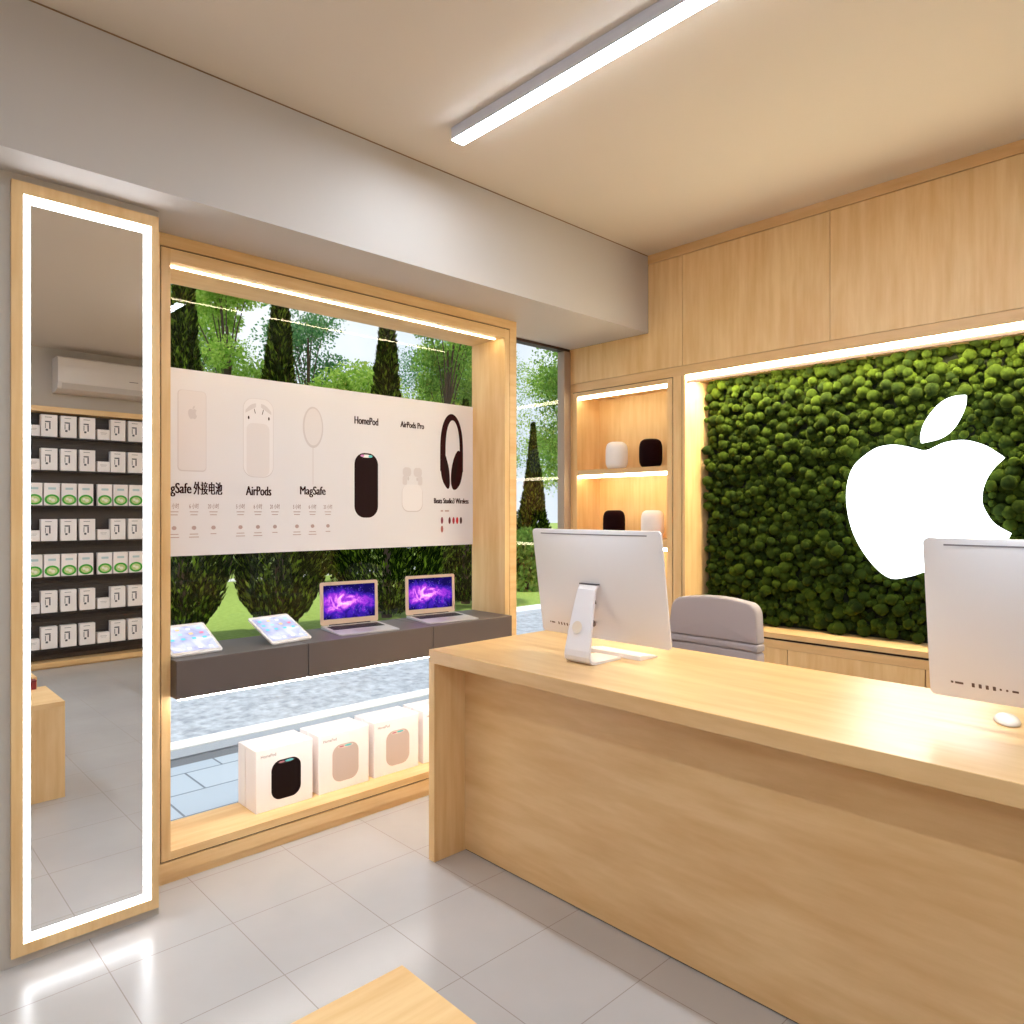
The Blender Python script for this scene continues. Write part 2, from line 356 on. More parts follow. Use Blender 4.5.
# battery pack picture
pflat('printed_picture', [rrect(.122, .352, .018, cx=1.159, cy=1.802)], P4)
pflat('printed_picture', [rrect(.116, .345, .016, cx=1.160, cy=1.804)], P1, .0009)
AB = [(-1.096,1.739),(-1.019,1.77),(-.938,1.775),(-.866,1.749),(-.815,1.711),(-.789,1.688),(-.834,1.638),(-.866,1.572),(-.875,1.497),(-.853,1.437),(-.821,1.393),(-.765,1.357),(-.802,1.275),(-.853,1.198),(-.905,1.152),(-.951,1.140),(-1.005,1.150),(-1.056,1.168),(-1.110,1.166),(-1.16,1.146),(-1.235,1.128),(-1.288,1.149),(-1.343,1.204),(-1.398,1.285),(-1.439,1.385),(-1.459,1.504),(-1.452,1.605),(-1.423,1.68),(-1.374,1.728),(-1.311,1.766),(-1.235,1.774),(-1.16,1.756)]
AL = [(-.936,1.979),(-.938,1.939),(-.955,1.888),(-.989,1.83),(-1.039,1.792),(-1.117,1.775),(-1.12,1.809),(-1.106,1.863),(-1.074,1.915),(-1.032,1.958),(-.985,1.978)]
def smoothpts(pts, it=2, sharp=()):
    """closed Catmull-Rom through the points; corners listed in sharp stay sharp"""
    n = len(pts); out = []
    for i in range(n):
        p0, p1, p2, p3 = (Vector(pts[(i+k-1) % n]) for k in range(4))
        if i in sharp: p0 = p1
        if (i+1) % n in sharp: p3 = p2
        for s in range(5):
            t = s/5
            q = .5*((2*p1)+(p2-p0)*t+(2*p0-5*p1+4*p2-p3)*t*t+(3*p1-p0-3*p2+p3)*t**3); out.append((q.x, q.y))
    return out
ABS = smoothpts(AB, sharp=(5, 11)); ALS = smoothpts(AL, sharp=(0, 5))
k_ = .047/.69
pflat('printed_mark', [[(1.161+(x+1.11)*k_*.8, 1.876+(z-1.45)*k_) for x, z in ABS], [(1.161+(x+1.11)*k_*.8, 1.876+(z-1.45)*k_) for x, z in ALS]], P4, .0012)
# earphone case picture
pflat('printed_picture', [rrect(.146, .365, .05, cx=1.458, cy=1.793)], P4); pflat('printed_picture', [rrect(.142, .36, .048, cx=1.458, cy=1.794)], P3, .0009)
pflat('printed_picture', [rrect(.11, .245, .03, cx=1.456, cy=1.738)], P1, .0011)
eb = []
for s in (-1, 1):
    eb.append([(1.458+s*(.012+.05*i/8), 1.952-.035*(i/8)**2) for i in range(9)] + [(1.458+s*(.062-.05*i/8), 1.905+.03*(i/8)) for i in range(9)])
pflat('printed_picture', eb, P2, .0012)
pflat('printed_picture', [ell(1.411, 1.884, .004, .008, 12), ell(1.508, 1.886, .004, .008, 12), [(1.436, 1.926), (1.439, 1.926), (1.444, 1.905), (1.441, 1.905)], [(1.480, 1.926), (1.483, 1.926), (1.477, 1.903), (1.474, 1.903)]], INK, .0014)
# charger puck
pflat('printed_picture', [ell(1.735, 1.865, .055, .101)], P4); pflat('printed_picture', [ell(1.736, 1.867, .047, .091)], P1, .0009); pflat('printed_picture', [[(1.732, 1.765), (1.737, 1.765), (1.737, 1.585), (1.732, 1.585)]], P2, .0007)
# speaker picture
pflat('printed_picture', [rrect(.142, .335, .06, n=10, cx=2.038, cy=1.588)], PD); pflat('printed_picture', [ell(2.038, 1.742, .045, .012)], PD3, .0009)
pflat('printed_picture', [ell(2.038, 1.740, .034, .008)], PWt, .0011); pflat('printed_picture', [ell(2.062, 1.740, .012, .007)], PC, .0013); pflat('printed_picture', [ell(2.014, 1.741, .012, .006)], PM, .0013)
# small earphone case picture
pflat('printed_picture', [rrect(.14, .15, .045, cx=2.33, cy=1.525)], P4); pflat('printed_picture', [rrect(.134, .144, .042, cx=2.33, cy=1.528)], P3, .0009)
pflat('printed_picture', [rrect(.056, .05, .02, cx=2.294, cy=1.668), rrect(.056, .05, .02, cx=2.366, cy=1.668), rrect(.03, .05, .012, cx=2.28, cy=1.622), rrect(.03, .05, .012, cx=2.382, cy=1.622)], P2, .001)
pflat('printed_picture', [ell(2.302, 1.632, .006, .011, 12), ell(2.362, 1.63, .006, .011, 12)], P4, .0013)
# headset picture
hb_o = []; hb_i = []
for i in range(25):
    t = PI*i/24
    hb_o.append((2.606-.084*math.cos(t), 1.79+.222*math.sin(t)**.8)); hb_i.append((2.613-.052*math.cos(t), 1.79+.186*math.sin(t)**.8))
pflat('printed_picture', [[(2.522, 1.68)]+hb_o+[(2.69, 1.68), (2.665, 1.72)]+hb_i[::-1]+[(2.561, 1.72)]], PD2)
pflat('printed_picture', [smoothpts([(2.524, 1.72), (2.53, 1.80), (2.556, 1.782), (2.585, 1.70), (2.592, 1.62), (2.585, 1.585), (2.565, 1.59), (2.535, 1.64)]), smoothpts([(2.60, 1.62), (2.603, 1.69), (2.622, 1.76), (2.65, 1.803), (2.672, 1.79), (2.69, 1.72), (2.675, 1.63), (2.645, 1.585), (2.615, 1.58)])], PD2, .0009)
pflat('printed_picture', [smoothpts([(2.546, 1.76), (2.57, 1.73), (2.582, 1.66), (2.578, 1.61), (2.56, 1.65)]), smoothpts([(2.609, 1.64), (2.615, 1.70), (2.635, 1.755), (2.652, 1.775), (2.645, 1.70), (2.625, 1.62)])], PD3, .0012)
# headings
ptext('printed_heading', 'MagSafe', 1.022, 1.155, 1.531, .046); ptext('printed_heading', '外接电池', 1.166, 1.289, 1.531, .044); ptext('printed_heading', 'AirPods', 1.399, 1.519, 1.527, .044); ptext('printed_heading', 'MagSafe', 1.667, 1.802, 1.535, .042)
ptext('printed_heading', 'HomePod', 1.968, 2.109, 1.904, .04); ptext('printed_heading', 'AirPods Pro', 2.252, 2.408, 1.909, .034); ptext('printed_heading', 'Beats Studio3 Wireless', 2.479, 2.731, 1.499, .031)
CAPINK = principled('caption_ink', srgb(150, 112, 112), .5); lines = []
for us in ((1.084, 1.167, 1.251), (1.373, 1.455, 1.538), (1.650, 1.732, 1.816)):
    for i, u in enumerate(us):
        mk('printed_caption', text_bm(('5 小时', '6 小时', '20 小时')[i], u-.020-.004*(i == 2), u+.020+.004*(i == 2), 1.466, .019, pf(.0008), .01), CAPINK, po, world=True)
        for v, w in ((1.449, .036), (1.436, .030)): lines.append([(u-w/2, v), (u+w/2, v), (u+w/2, v+.0035), (u-w/2, v+.0035)])
        lines.append(ell(u, 1.381, .010, .009, 12))
        for v, w in (((1.352, .036), (1.339, .042)) if i < 2 else ((1.352, .026),)): lines.append([(u-w/2, v), (u+w/2, v), (u+w/2, v+.0035), (u-w/2, v+.0035)])
for v0, u0, u1 in ((1.452, 2.526, 2.543), (1.452, 2.556, 2.585)): lines.append([(u0, v0), (u1, v0), (u1, v0+.009), (u0, v0+.009)])
pflat('printed_line', lines, INKG, .0008)
for nm, u, v, c in (('a', 2.535, 1.402, (128, 50, 70)), ('b', 2.590, 1.401, (98, 18, 34)), ('c', 2.619, 1.401, (176, 40, 62)), ('d', 2.646, 1.401, (208, 18, 36)), ('e', 2.674, 1.401, (64, 16, 26)), ('f', 2.535, 1.353, (170, 96, 92))):
    pflat('printed_swatch', [ell(u, v, .0085, .020, 16)], principled('swatch_'+nm, srgb(*c), .5), .0009)

# ------------------------------------------------------------------ tablets and laptops on the shelf
def make_tablet():
    t = thing('tablet', 'white tablet with app icons propped at the left end of the charcoal shelf, cut off by the window jamb', 'tablet', (0, 0, .875), 0, 'tablets on the charcoal shelf')
    L, Wd, th = .213, .206, .0075; a = math.atan2(.092, .19)
    f = lambda u, v, d: (-v*math.cos(a) - d*math.sin(a)*-1*0 + d*math.sin(a), u, .0005+v*math.sin(a)+d*math.cos(a))
    o = rrect(Wd, L, .012, cx=0, cy=L/2)
    mk('body', prism(B(), o, lambda u, v: f(u, v, 0), lambda u, v: f(u, v, th)), principled('white_tablet_shell', srgb(240, 238, 240), .25), t)
    s = B(); flat(s, rrect(Wd-.022, L-.036, .002, cx=0, cy=L/2), lambda u, v: f(u, v, th+.0004)); mk('screen', s, tablet_mat_, t)
    cols = 4
    for r in range(4):
        for c in range(cols):
            u = -.066+c*.044; v = .172-r*.034
            if r == 3: v = .038
            ic = B(); flat(ic, rrect(.017, .014, .003, 4, cx=u, cy=v), lambda u, v: f(u, v, th+.0008)); mk('app_icon', ic, icon_mats[(r*5+c*3+r*c) % 5 if r < 3 else 1], t)
    w = B(); prism(w, [(-.19, 0), (-.03, 0.0), (-.19, .0855)], lambda x, z: (x, .0, z), lambda x, z: (x, .05, z)); mk('prop_stand', w, principled('clear_white_acrylic', srgb(225, 225, 230), .3), t)
    return t
tablet_mat_ = tablet_mat()
icon_mats = [emit('icon_'+str(i), srgb(*c), 1.0) for i, c in enumerate(((110, 200, 215), (240, 240, 250), (225, 130, 160), (245, 205, 150), (170, 215, 235)))]
tb = make_tablet(); tb.location = (-2.965, 1.497, .8755); tb.rotation_euler = (0, 0, math.radians(9))
tb['label'] = 'white tablet with app icons propped on the charcoal shelf next to a laptop'
dup(tb, (-2.972, 1.092, .8755), math.radians(3.5), 'white tablet with app icons propped at the far left end of the charcoal shelf')

NEB = galaxy_mat(); SILV = principled('laptop_silver', srgb(206, 202, 204), .4, metal=.3); KEYS = principled('laptop_keys', srgb(24, 14, 16), .6, spec=.2)
def make_laptop():
    t = thing('laptop', 'open silver laptop with purple nebula wallpaper beside a tablet on charcoal shelf', 'laptop', (0, 0, .8755), 0, 'open laptops on the charcoal shelf')
    # local x points into the room, hinge at x=0
    w, d = .308, .255
    b = B(); prism(b, rrect(d, w, .012, cx=d/2, cy=0), lambda x, y: (x, y, 0), lambda x, y: (x, y, .012 - .007*max(0, x)/d)); mk('base', b, SILV, t)
    top = lambda x: .0125 - .007*x/d
    kb = B(); flat(kb, rrect(.098, .268, .004, cx=.082, cy=0), lambda x, y: (x, y, top(x)+.0002)); mk('key_well', kb, KEYS, t)
    ks = B()
    for r in range(6):
        for c in range(14):
            x = .043+r*.0157; y = -.124+c*.0190
            bx(ks, x-.0065, x+.0065, y-.008, y+.008, top(x), top(x)+.0012)
    mk('keyboard', ks, BLACK, t)
    tp = B(); flat(tp, rrect(.07, .1, .004, cx=.185, cy=0), lambda x, y: (x, y, top(x)+.0003)); mk('trackpad', tp, principled('trackpad_silver', srgb(200, 190, 188), .3, metal=.4), t)
    a = math.radians(2); lf = lambda u, v, q: (.004 - v*math.sin(a) + q*math.cos(a), u, .014+v*math.cos(a)+q*math.sin(a))
    h = .212
    l = B(); prism(l, rrect(w, h, .011, cx=0, cy=h/2), lambda u, v: lf(u, v, -.006), lambda u, v: lf(u, v, 0)); lid = mk('lid', l, principled('laptop_bezel', srgb(214, 186, 164), .4), t)
    s = B(); flat(s, rrect(w-.034, h-.044, .001, 2, cx=0, cy=h/2+.006), lambda u, v: lf(u, v, .0006)); mk('screen', s, NEB, lid)
    hg = B(); tube(hg, [(.003, -.11, .012), (.003, .11, .012)], .005); mk('hinge', hg, BLACK, t)
    return t
lp = make_laptop(); lp.location = (-3.19, 1.918, .8755); lp.rotation_euler = (0, 0, math.radians(-8))
lp['label'] = 'open silver laptop with purple nebula wallpaper right beside a white tablet on the shelf'
dup(lp, (-3.192, 2.430, .8755), math.radians(-8), 'open silver laptop with purple nebula wallpaper at the right end of the shelf')

# ------------------------------------------------------------------ speaker boxes on the sill
def make_carton(dark):
    t = thing('speaker_carton', 'x', 'box', (0, 0, .1265), 0, 'white speaker cartons on the window sill')
    w, h, d = .272, .276, .186   # x: 0 at the front face, going back
    b = B(); bx(b, -.104, 0, -w/2, w/2, 0, h, .002, 1); bx(b, -d, -.111, -w/2, w/2, 0, h, .002, 1); mk('carton', b, CARD, t)
    mk('lid_seam', box(-.111, -.104, -w/2+.005, w/2-.005, .005, h-.005), CARDSEAM, t)
    g = lambda dd: (lambda u, v: (dd, u, v))
    if dark: c0, c1 = srgb(20, 6, 7), srgb(44, 26, 28)
    else: c0, c1 = srgb(196, 178, 168), srgb(214, 198, 188)
    nm = 'dark' if dark else 'pale'
    p = B(); flat(p, rrect(.142, .176, .045, 10, cx=.006, cy=.126), g(.0006)); pic = mk('speaker_picture', p, principled('carton_print_'+nm, c0, .6, spec=.15), t)
    pic['label'] = nm+' speaker printed on the carton front'
    q = B(); flat(q, ell(.006, .203, .042, .0085), g(.0009)); mk('picture_top', q, principled('carton_print_top_'+nm, c1, .45), pic)
    q = B(); flat(q, ell(.02, .2035, .02, .005), g(.0012)); mk('picture_glow', q, principled('carton_print_cyan', srgb(96, 196, 200), .45), pic)
    q = B(); flat(q, ell(-.016, .203, .014, .004), g(.0012)); mk('picture_glow', q, principled('carton_print_rose', srgb(190, 120, 130), .45), pic)
    mk('printed_name', text_bm('HomePod', -.113, -.043, .238, .014, g(.0006), .01), principled('carton_ink', srgb(120, 92, 88), .5), t)
    return t
c1 = make_carton(True); c1.location = (-3.048, 1.5015, .1265); c1['label'] = 'white carton printed with a black speaker standing on the window sill'
c2 = make_carton(False); c2.location = (-3.051, 1.806, .1265); c2['label'] = 'white carton with a pale speaker picture right next to the carton with the black speaker'
dup(c2, (-3.055, 2.110, .1265), None, 'white carton with a pale speaker picture, third box from the left on the window sill')
dup(c2, (-3.057, 2.414, .1265), None, 'white carton half hidden behind the counter end on the window sill')

# ------------------------------------------------------------------ mirror on the left pier
mi = thing('wall_mirror', 'tall narrow wall mirror with pale wood frame and glowing white border', 'mirror', (-2.75, .652, .03))
f = B(); bx(f, -2.757, -2.738, .429, .461, .034, 2.505); bx(f, -2.757, -2.738, .844, .868, .034, 2.505); bx(f, -2.757, -2.738, .461, .844, 2.466, 2.505); bx(f, -2.757, -2.738, .461, .844, .034, .07)
mk('frame', f, WOODV, mi, world=True)
mk('mirror_glass', box(-2.755, -2.745, .481, .819, .096, 2.438), principled('mirror_silver', (.93, .93, .93, 1), 0., metal=1.), mi, world=True)
f = B(); bx(f, -2.756, -2.743, .461, .481, .07, 2.466); bx(f, -2.756, -2.743, .819, .844, .07, 2.466); bx(f, -2.756, -2.743, .481, .819, 2.438, 2.466); bx(f, -2.756, -2.743, .481, .819, .07, .096)
mk('light_border', f, MIRL, mi, world=True)

# ------------------------------------------------------------------ counter
ct = thing('reception_counter', 'long pale oak reception counter with a waterfall end and two computers on top', 'counter', (-1.2, 2.2, 0))
XE = .62
b = B(); bx(b, -2.411, XE, 1.825, 2.6, .823, .877, .0015, 1); mk('counter_top', b, WOODX, ct, world=True)
b = B(); bx(b, -2.411, -2.373, 1.825, 2.6, 0, .8228, .0015, 1); mk('end_panel', b, WOODV, ct, world=True)
b = B(); bx(b, XE-.04, XE, 1.825, 2.6, 0, .8228, .0015, 1); mk('end_panel', b, WOODV, ct, world=True)
b = B(); bx(b, -2.373, XE-.04, 1.99, 2.02, .006, .8228); mk('front_panel', b, WOODX, ct, world=True)
b = B(); bx(b, -2.373, XE-.04, 1.995, 2.02, 0, .006); mk('plinth_strip', b, principled('plinth_dark', srgb(50, 42, 38), .6), ct, world=True)

# ------------------------------------------------------------------ desktop computers seen from behind
def make_computer():
    t = thing('desktop_computer', 'x', 'computer', (0, 2.13, .877), 0, 'all-in-one computers on the counter')
    w, h, tilt = .636, .434, math.radians(8.8); cy, cz = .042, .289
    up = Vector((0, -math.sin(tilt), math.cos(tilt))); nb = Vector((0, -math.cos(tilt), -math.sin(tilt)))
    F = lambda x, v, d: Vector((x, cy, cz)) + up*v + nb*d
    rc = .014
    us = [math.sin(PI/2*(i/14-1)) if i < 28 else 1. for i in range(29)]
    vs_ = sorted(set([-1+2*k/24 for k in range(25)] + [sg*(1-rc/(h/2)*(1-math.sin(PI/2*q/6))) for q in range(7) for sg in (-1, 1)]))
    def half(v):
        e = max(0., abs(v)*h/2-(h/2-rc)); return w/2-rc+math.sqrt(max(0., rc*rc-e*e))
    def back(x, v): return .003+.036*max(0., 1-abs(2*x/w)**2.2)**.9*max(0., 1-abs(2*v/h)**2.2)**.9+.0006
    bm = B(); G = []; H = []
    for v in vs_:
        G.append([bm.verts.new(F(u*half(v), v*h/2, back(u*half(v), v*h/2)-.0006)) for u in us]); H.append([bm.verts.new(F(u*half(v), v*h/2, -.005)) for u in us])
    nu, nv = len(us), len(vs_)
    for j in range(nv-1):
        for i in range(nu-1):
            bm.faces.new((G[j][i], G[j][i+1], G[j+1][i+1], G[j+1][i])); bm.faces.new((H[j][i+1], H[j][i], H[j+1][i], H[j+1][i+1]))
        bm.faces.new((G[j][0], G[j+1][0], H[j+1][0], H[j][0])); bm.faces.new((G[j+1][-1], G[j][-1], H[j][-1], H[j+1][-1]))
    for i in range(nu-1):
        bm.faces.new((G[0][i+1], G[0][i], H[0][i], H[0][i+1])); bm.faces.new((G[-1][i], G[-1][i+1], H[-1][i+1], H[-1][i]))
    bmesh.ops.recalc_face_normals(bm, faces=bm.faces)
    sc = mk('housing', bm, ALUD, t, smooth=True)
    sc.data.set_sharp_from_angle(angle=math.radians(50))
    # screen on the far side
    s = B(); flat(s, rrect(w-.02, h-.085, .004, cx=0, cy=.03), lambda x, v: F(x, v, -.0056)); mk('screen', s, principled('dark_screen_glass', srgb(20, 18, 22), .1), sc)
    vt = B(); [flat(vt, [(-.268+k*.022, .1985), (-.246+k*.022, .1985), (-.246+k*.022, .2025), (-.268+k*.022, .2025)], lambda x, v: F(x, v, back(x, v)+.0006)) for k in range(24)]; bmesh.ops.remove_doubles(vt, verts=vt.verts, dist=1e-5); mk('vent_slot', vt, principled('vent_grey', srgb(120, 112, 118), .5), sc)
    pr = B()
    for x, ww in ((-.262, .006), (-.245, .02), (-.212, .007), (-.196, .007), (-.180, .007), (-.164, .007), (-.150, .005), (-.136, .005), (-.118, .014)):
        flat(pr, rrect(ww, .012 if .006 < ww < .008 else .006, .0012, 2, cx=x, cy=-.172), lambda x, v: F(x, v, back(x, v)+.0003))
    mk('ports', pr, principled('port_dark', srgb(96, 74, 70), .5), sc)
    pw = B(); flat(pw, ell(-.02, -.146, .017, .017, 20), lambda x, v: F(x, v, back(x, v)+.002)); mk('power_socket', pw, principled('socket_dark', srgb(110, 92, 88), .5), sc)
    hd = B(); flat(hd, [(-.016, -.01), (.012, -.01), (.022, -.064), (-.016, -.064)], lambda x, v: F(x, v, back(x, v)+.003)); mk('dark_back_patch', hd, principled('back_patch_dark', srgb(104, 84, 72), .5), sc)  # plain dark four-sided patch just below the stand hinge
    # bent aluminium stand
    prof = [(.11, .004, .063), (.0, .004, .063), (-.045, .004, .0635), (-.062, .007, .0635), (-.071, .015, .063), (-.074, .028, .0625), (-.072, .05, .061), (-.055, .13, .055), (-.036, .21, .048), (-.018, .275, .043), (-.008, .288, .043), (.004, .290, .043)]
    sb = B(); th = .0045; ra = []
    for i, (y, z, hw) in enumerate(prof):
        p0 = prof[max(0, i-1)]; p1 = prof[min(len(prof)-1, i+1)]; d = Vector((0, p1[0]-p0[0], p1[1]-p0[1])).normalized(); nn = Vector((0, -d.z, d.y))*th
        c = Vector((0, y, z)); ra.append([sb.verts.new(c+Vector((sx*hw, 0, 0))+nn*sn) for sx, sn in ((-1, -1), (1, -1), (1, 1), (-1, 1))])
    for a, c in zip(ra, ra[1:]):
        for i in range(4): sb.faces.new((a[i], a[(i+1) % 4], c[(i+1) % 4], c[i]))
    sb.faces.new(ra[0]); sb.faces.new(ra[-1][::-1]); bmesh.ops.recalc_face_normals(sb, faces=sb.faces)
    zmin = min(v.co.z for v in sb.verts); bmesh.ops.translate(sb, verts=sb.verts, vec=(0, 0, -zmin))
    st = mk('stand', sb, principled('stand_aluminium', srgb(232, 230, 236), .35, metal=.15), t)
    y0, z0 = -.0565-.0062, .135; dv = Vector((0, .0185/.08*.98, .98)).normalized()
    hb = B(); flat(hb, ell(0, 0, .024, .024, 24), lambda u, v: Vector((u-.012, y0, z0))+dv*v); mk('cable_hole', hb, principled('hole_beige', srgb(226, 212, 196), .5), st)
    hg = B(); bx(hg, -.045, .045, -.012, .01, .2935, .2985); mk('hinge', hg, principled('hinge_grey', srgb(96, 92, 100), .4, metal=.5), st)
    return t
pcA = make_computer(); pcA.location = (-1.793, 2.13, .8775); pcA['label'] = 'silver all-in-one computer seen from behind, nearer the window, its whole stand showing'
dup(pcA, (-.318, 2.13, .8775), None, 'silver all-in-one computer seen from behind, below the glowing logo, cut off')
KW = principled('keyboard_white', srgb(238, 230, 228), .35)
kb = thing('keyboard', 'slim white keyboard lying on the counter below the left computer', 'keyboard', (-1.80, 2.325, .8775), math.radians(0))
b = B(); prism(b, [(-.058, 0), (.058, 0), (.058, .004), (-.05, .017), (-.058, .016)], lambda y, z: (-.142, y, z), lambda y, z: (.142, y, z)); mk('base', b, KW, kb)
b = B()
for r in range(5):
    for c in range(14): 
        y = -.042+r*.0195; zt = .017-(y+.05)/.108*.013
        bx(b, -.134+c*.0193, -.134+c*.0193+.017, y, y+.0165, zt-.004, zt+.0006)
mk('keys', b, principled('key_white', srgb(246, 242, 240), .45), kb)
ms = thing('computer_mouse', 'small white computer mouse on the counter below the right computer', 'mouse', (-.486, 2.335, .8775), math.radians(20))
b = B(); bmesh.ops.create_uvsphere(b, u_segments=28, v_segments=14, radius=1)
for v in b.verts: v.co = Vector((v.co.x*.031, v.co.y*.057, max(0, v.co.z)*.02+.001))
mk('shell', b, principled('mouse_white', srgb(244, 240, 238), .25), ms, smooth=True)
b = B(); prism(b, rrect(.05, .1, .024), lambda x, y: (x, y, 0), lambda x, y: (x, y, .0014)); mk('base', b, ALU, ms)

# ------------------------------------------------------------------ office chair behind the counter
ch = thing('office_chair', 'grey upholstered office chair with rounded back behind the counter', 'chair', (-1.745, 3.02, 0), 0)
FG = principled('grey_upholstery', srgb(166, 156, 158), .85, bump=.25, bscale=350, sheen=.3)
def cushion(w, h, t, r, f, n=10, crown=0., taper=0., roll=.014):
    """upholstered pad with steep rolled edges"""
    rb = min(r, .010) if crown else r; o = []
    for i in range(13): o.append((w/2-r-(w-2*r)*i/12, h/2))
    o += [(-w/2+r-r*math.sin(PI/2*i/8), h/2-r+r*math.cos(PI/2*i/8)) for i in range(1, 9)]
    o += [(-w/2+rb-rb*math.cos(PI/2*i/5), -h/2+rb-rb*math.sin(PI/2*i/5)) for i in range(6)]
    o += [(-w/2+rb+(w-2*rb)*i/12, -h/2) for i in range(1, 12)]
    o += [(w/2-rb+rb*math.sin(PI/2*i/5), -h/2+rb-rb*math.cos(PI/2*i/5)) for i in range(6)]
    o += [(w/2-r+r*math.cos(PI/2*i/8), h/2-r+r*math.sin(PI/2*i/8)) for i in range(8)]
    bm = B(); rings = []; N = len(o)
    o = [(x*(1-taper*(v/h+.5)), v+(crown*(1-(2*x/w)**2) if v > 0 else 0)) for x, v in o]
    for s, tt in ((-1, .0), (-1, .5), (-.97, .8), (-.86, .93), (-.55, .985), (0, 1.), (.55, .985), (.86, .93), (.97, .8), (1, .5), (1, .0)):
        if tt == 0: rings.append([bm.verts.new(f(0, 0, s*t/2))]); continue
        e = (1-tt)*roll
        rings.append([bm.verts.new(f(x*(1-2*e/w), v*(1-2*e/h), s*t/2)) for x, v in o])
    for a, c in zip(rings, rings[1:]):
        for i in range(N):
            j = (i+1) % N
            if len(a) == 1: bm.faces.new((a[0], c[i], c[j]))
            elif len(c) == 1: bm.faces.new((a[i], c[0], a[j]))
            else: bm.faces.new((a[i], c[i], c[j], a[j]))
    bmesh.ops.recalc_face_normals(bm, faces=bm.faces); return bm
def fb(cz, cy=-.06):
    return lambda x, v, d: (x, cy + d - .25*x**2 + (v+cz-.8)*.06, cz+v)
mk('backrest', cushion(.458, .168, .07, .042, fb(.956), crown=.024, taper=.07, roll=.022), FG, ch, smooth=True)
mk('lumbar_cushion', cushion(.460, .034, .070, .008, fb(.855)), FG, ch, smooth=True)
mk('lower_back_cushion', cushion(.462, .32, .07, .02, fb(.6775)), FG, ch, smooth=True)
mk('seat', cushion(.5, .48, .09, .07, roll=.05, f=lambda x, v, d: (x, v-.24, .46+d)), FG, ch, smooth=True)
for s in (-1, 1):
    a = B(); tube(a, [(s*.26, -.28, .47), (s*.27, -.28, .55), (s*.27, -.28, .63)], .013); am = mk('armrest', a, BLACK, ch)
    mk('arm_pad', box(s*.27-.03, s*.27+.03, -.4, -.16, .63, .655, .01, 2), BLACK, am)
mk('back_bracket', tube(B(), [(0, -.03, .42), (0, .04, .46), (0, .02, .62)], .02), BLACK, ch)
mk('gas_column', lathe([(.0, .09), (.028, .09), (.028, .25), (.02, .25), (.02, .42), (0, .42)], 20, c=(0, -.22, 0)), BLACK, ch)
for k in range(5):
    a = 2*PI*k/5+.3; dx, dy = math.cos(a), math.sin(a)
    lg = mk('base_leg', tube(B(), [(0, -.22, .1), (dx*.15, -.22+dy*.15, .095), (dx*.27, -.22+dy*.27, .075)], [.024, .02, .014]), BLACK, ch)
    mk('caster', tube(B(), [(dx*.27-dy*.018, -.22+dy*.27+dx*.018, .03), (dx*.27+dy*.018, -.22+dy*.27-dx*.018, .03)], .03, 16), BLACK, lg)

# ------------------------------------------------------------------ back wall joinery
TH = .022
ladder = [('upper left', -3.238, -2.340), ('second', -2.340, -1.491), ('third', -1.491, -.642), ('fourth', -.642, .207), ('fifth', .207, 1.056)]
lab = ['oak wall panel above the speaker niche, its top left tucked under the white beam', 'tall oak wall panel above the left part of the moss wall',
       'tall oak wall panel above the glowing logo', 'oak wall panel at the top right edge of the photo', 'oak wall panel beyond the right edge, past the logo']
for (n_, x0, x1), l in zip(ladder, lab):
    b = B()
    if x0 < -3: # notched round the beam
        o = [(-3.238, 2.301), (x1-.0015, 2.301), (x1-.0015, 2.943), (XB+.001, 2.943), (XB+.001, ZS-.001), (-3.238, ZS-.001)]
        prism(b, o, lambda x, z: (x, YB, z), lambda x, z: (x, YB+TH, z))
    else: bx(b, x0+.0015, x1-.0015, YB, YB+TH, 2.301, 2.943)
    o = mk('wall_panel', b, WOODV); tag(o, l, 'wall panel', 'oak panels on the back wall')
struct('trim_2', box(XB+.001, 1.5, YB-.004, YB+TH, 2.946, ZC), WOODX)
struct('trim_3', box(-3.238, 1.5, YB-.001, YB+TH, 2.243, 2.2985), WOODX)
struct('trim_4', box(-3.3, 1.5, YB+TH, YB+TH+.01, 2.2, 2.98), GROOVE)
# right of the moss wall
struct('trim_5', box(.119, 1.5, YB, YB+TH, .79, 2.2425), WOODV)
# niche with two lit shelves
ni = thing('display_niche', 'lit pale oak niche with shelves of round speakers left of the moss wall', 'shelf unit', (-2.79, YB, .79))
W = dict(parent=ni, world=True)
YN = 3.84
mk('stile', box(-3.238, -3.190, YB, YB+.1, .79, 2.243), WOODV, **W); mk('stile', box(-2.403, -2.347, YB, YB+.1, .79, 2.243), WOODV, **W)
b = B(); bx(b, -3.190, -3.184, YB+.006, YB+.1, .79, 2.243); bx(b, -2.409, -2.403, YB+.006, YB+.1, .79, 2.243); bx(b, -3.184, -2.409, YB+.006, YB+.1, 2.238, 2.243); bx(b, -2.347, -2.341, YB+.006, YB+.1, .79, 2.243); mk('shadow_groove', b, GROOVE, **W)
b = B(); bx(b, -3.184, -3.148, YB-.003, YN, .80, 2.238); bx(b, -2.443, -2.409, YB-.003, YN, .80, 2.238); mk('side_panel', b, WOODV, **W)
mk('top_panel', box(-3.148, -2.443, YB-.003, YN, 2.211, 2.238), WOODX, **W)
mk('bottom_panel', box(-3.148, -2.443, YB-.003, YN, .80, .83), WOODX, **W)
mk('back_panel', box(-3.184, -2.409, YN, YN+.02, .80, 2.238), WOODV, **W)
for zt, zb in ((1.725, 1.692), (1.287, 1.236)):
    mk('shelf', box(-3.148, -2.443, YB+.002, YN, zb, zt), WOODX, **W)
for zt in (2.211, 1.692, 1.236):
    mk('light_strip', box(-3.14, -2.45, YB+.008, YB+.024, zt-.020, zt), WARM, **W)
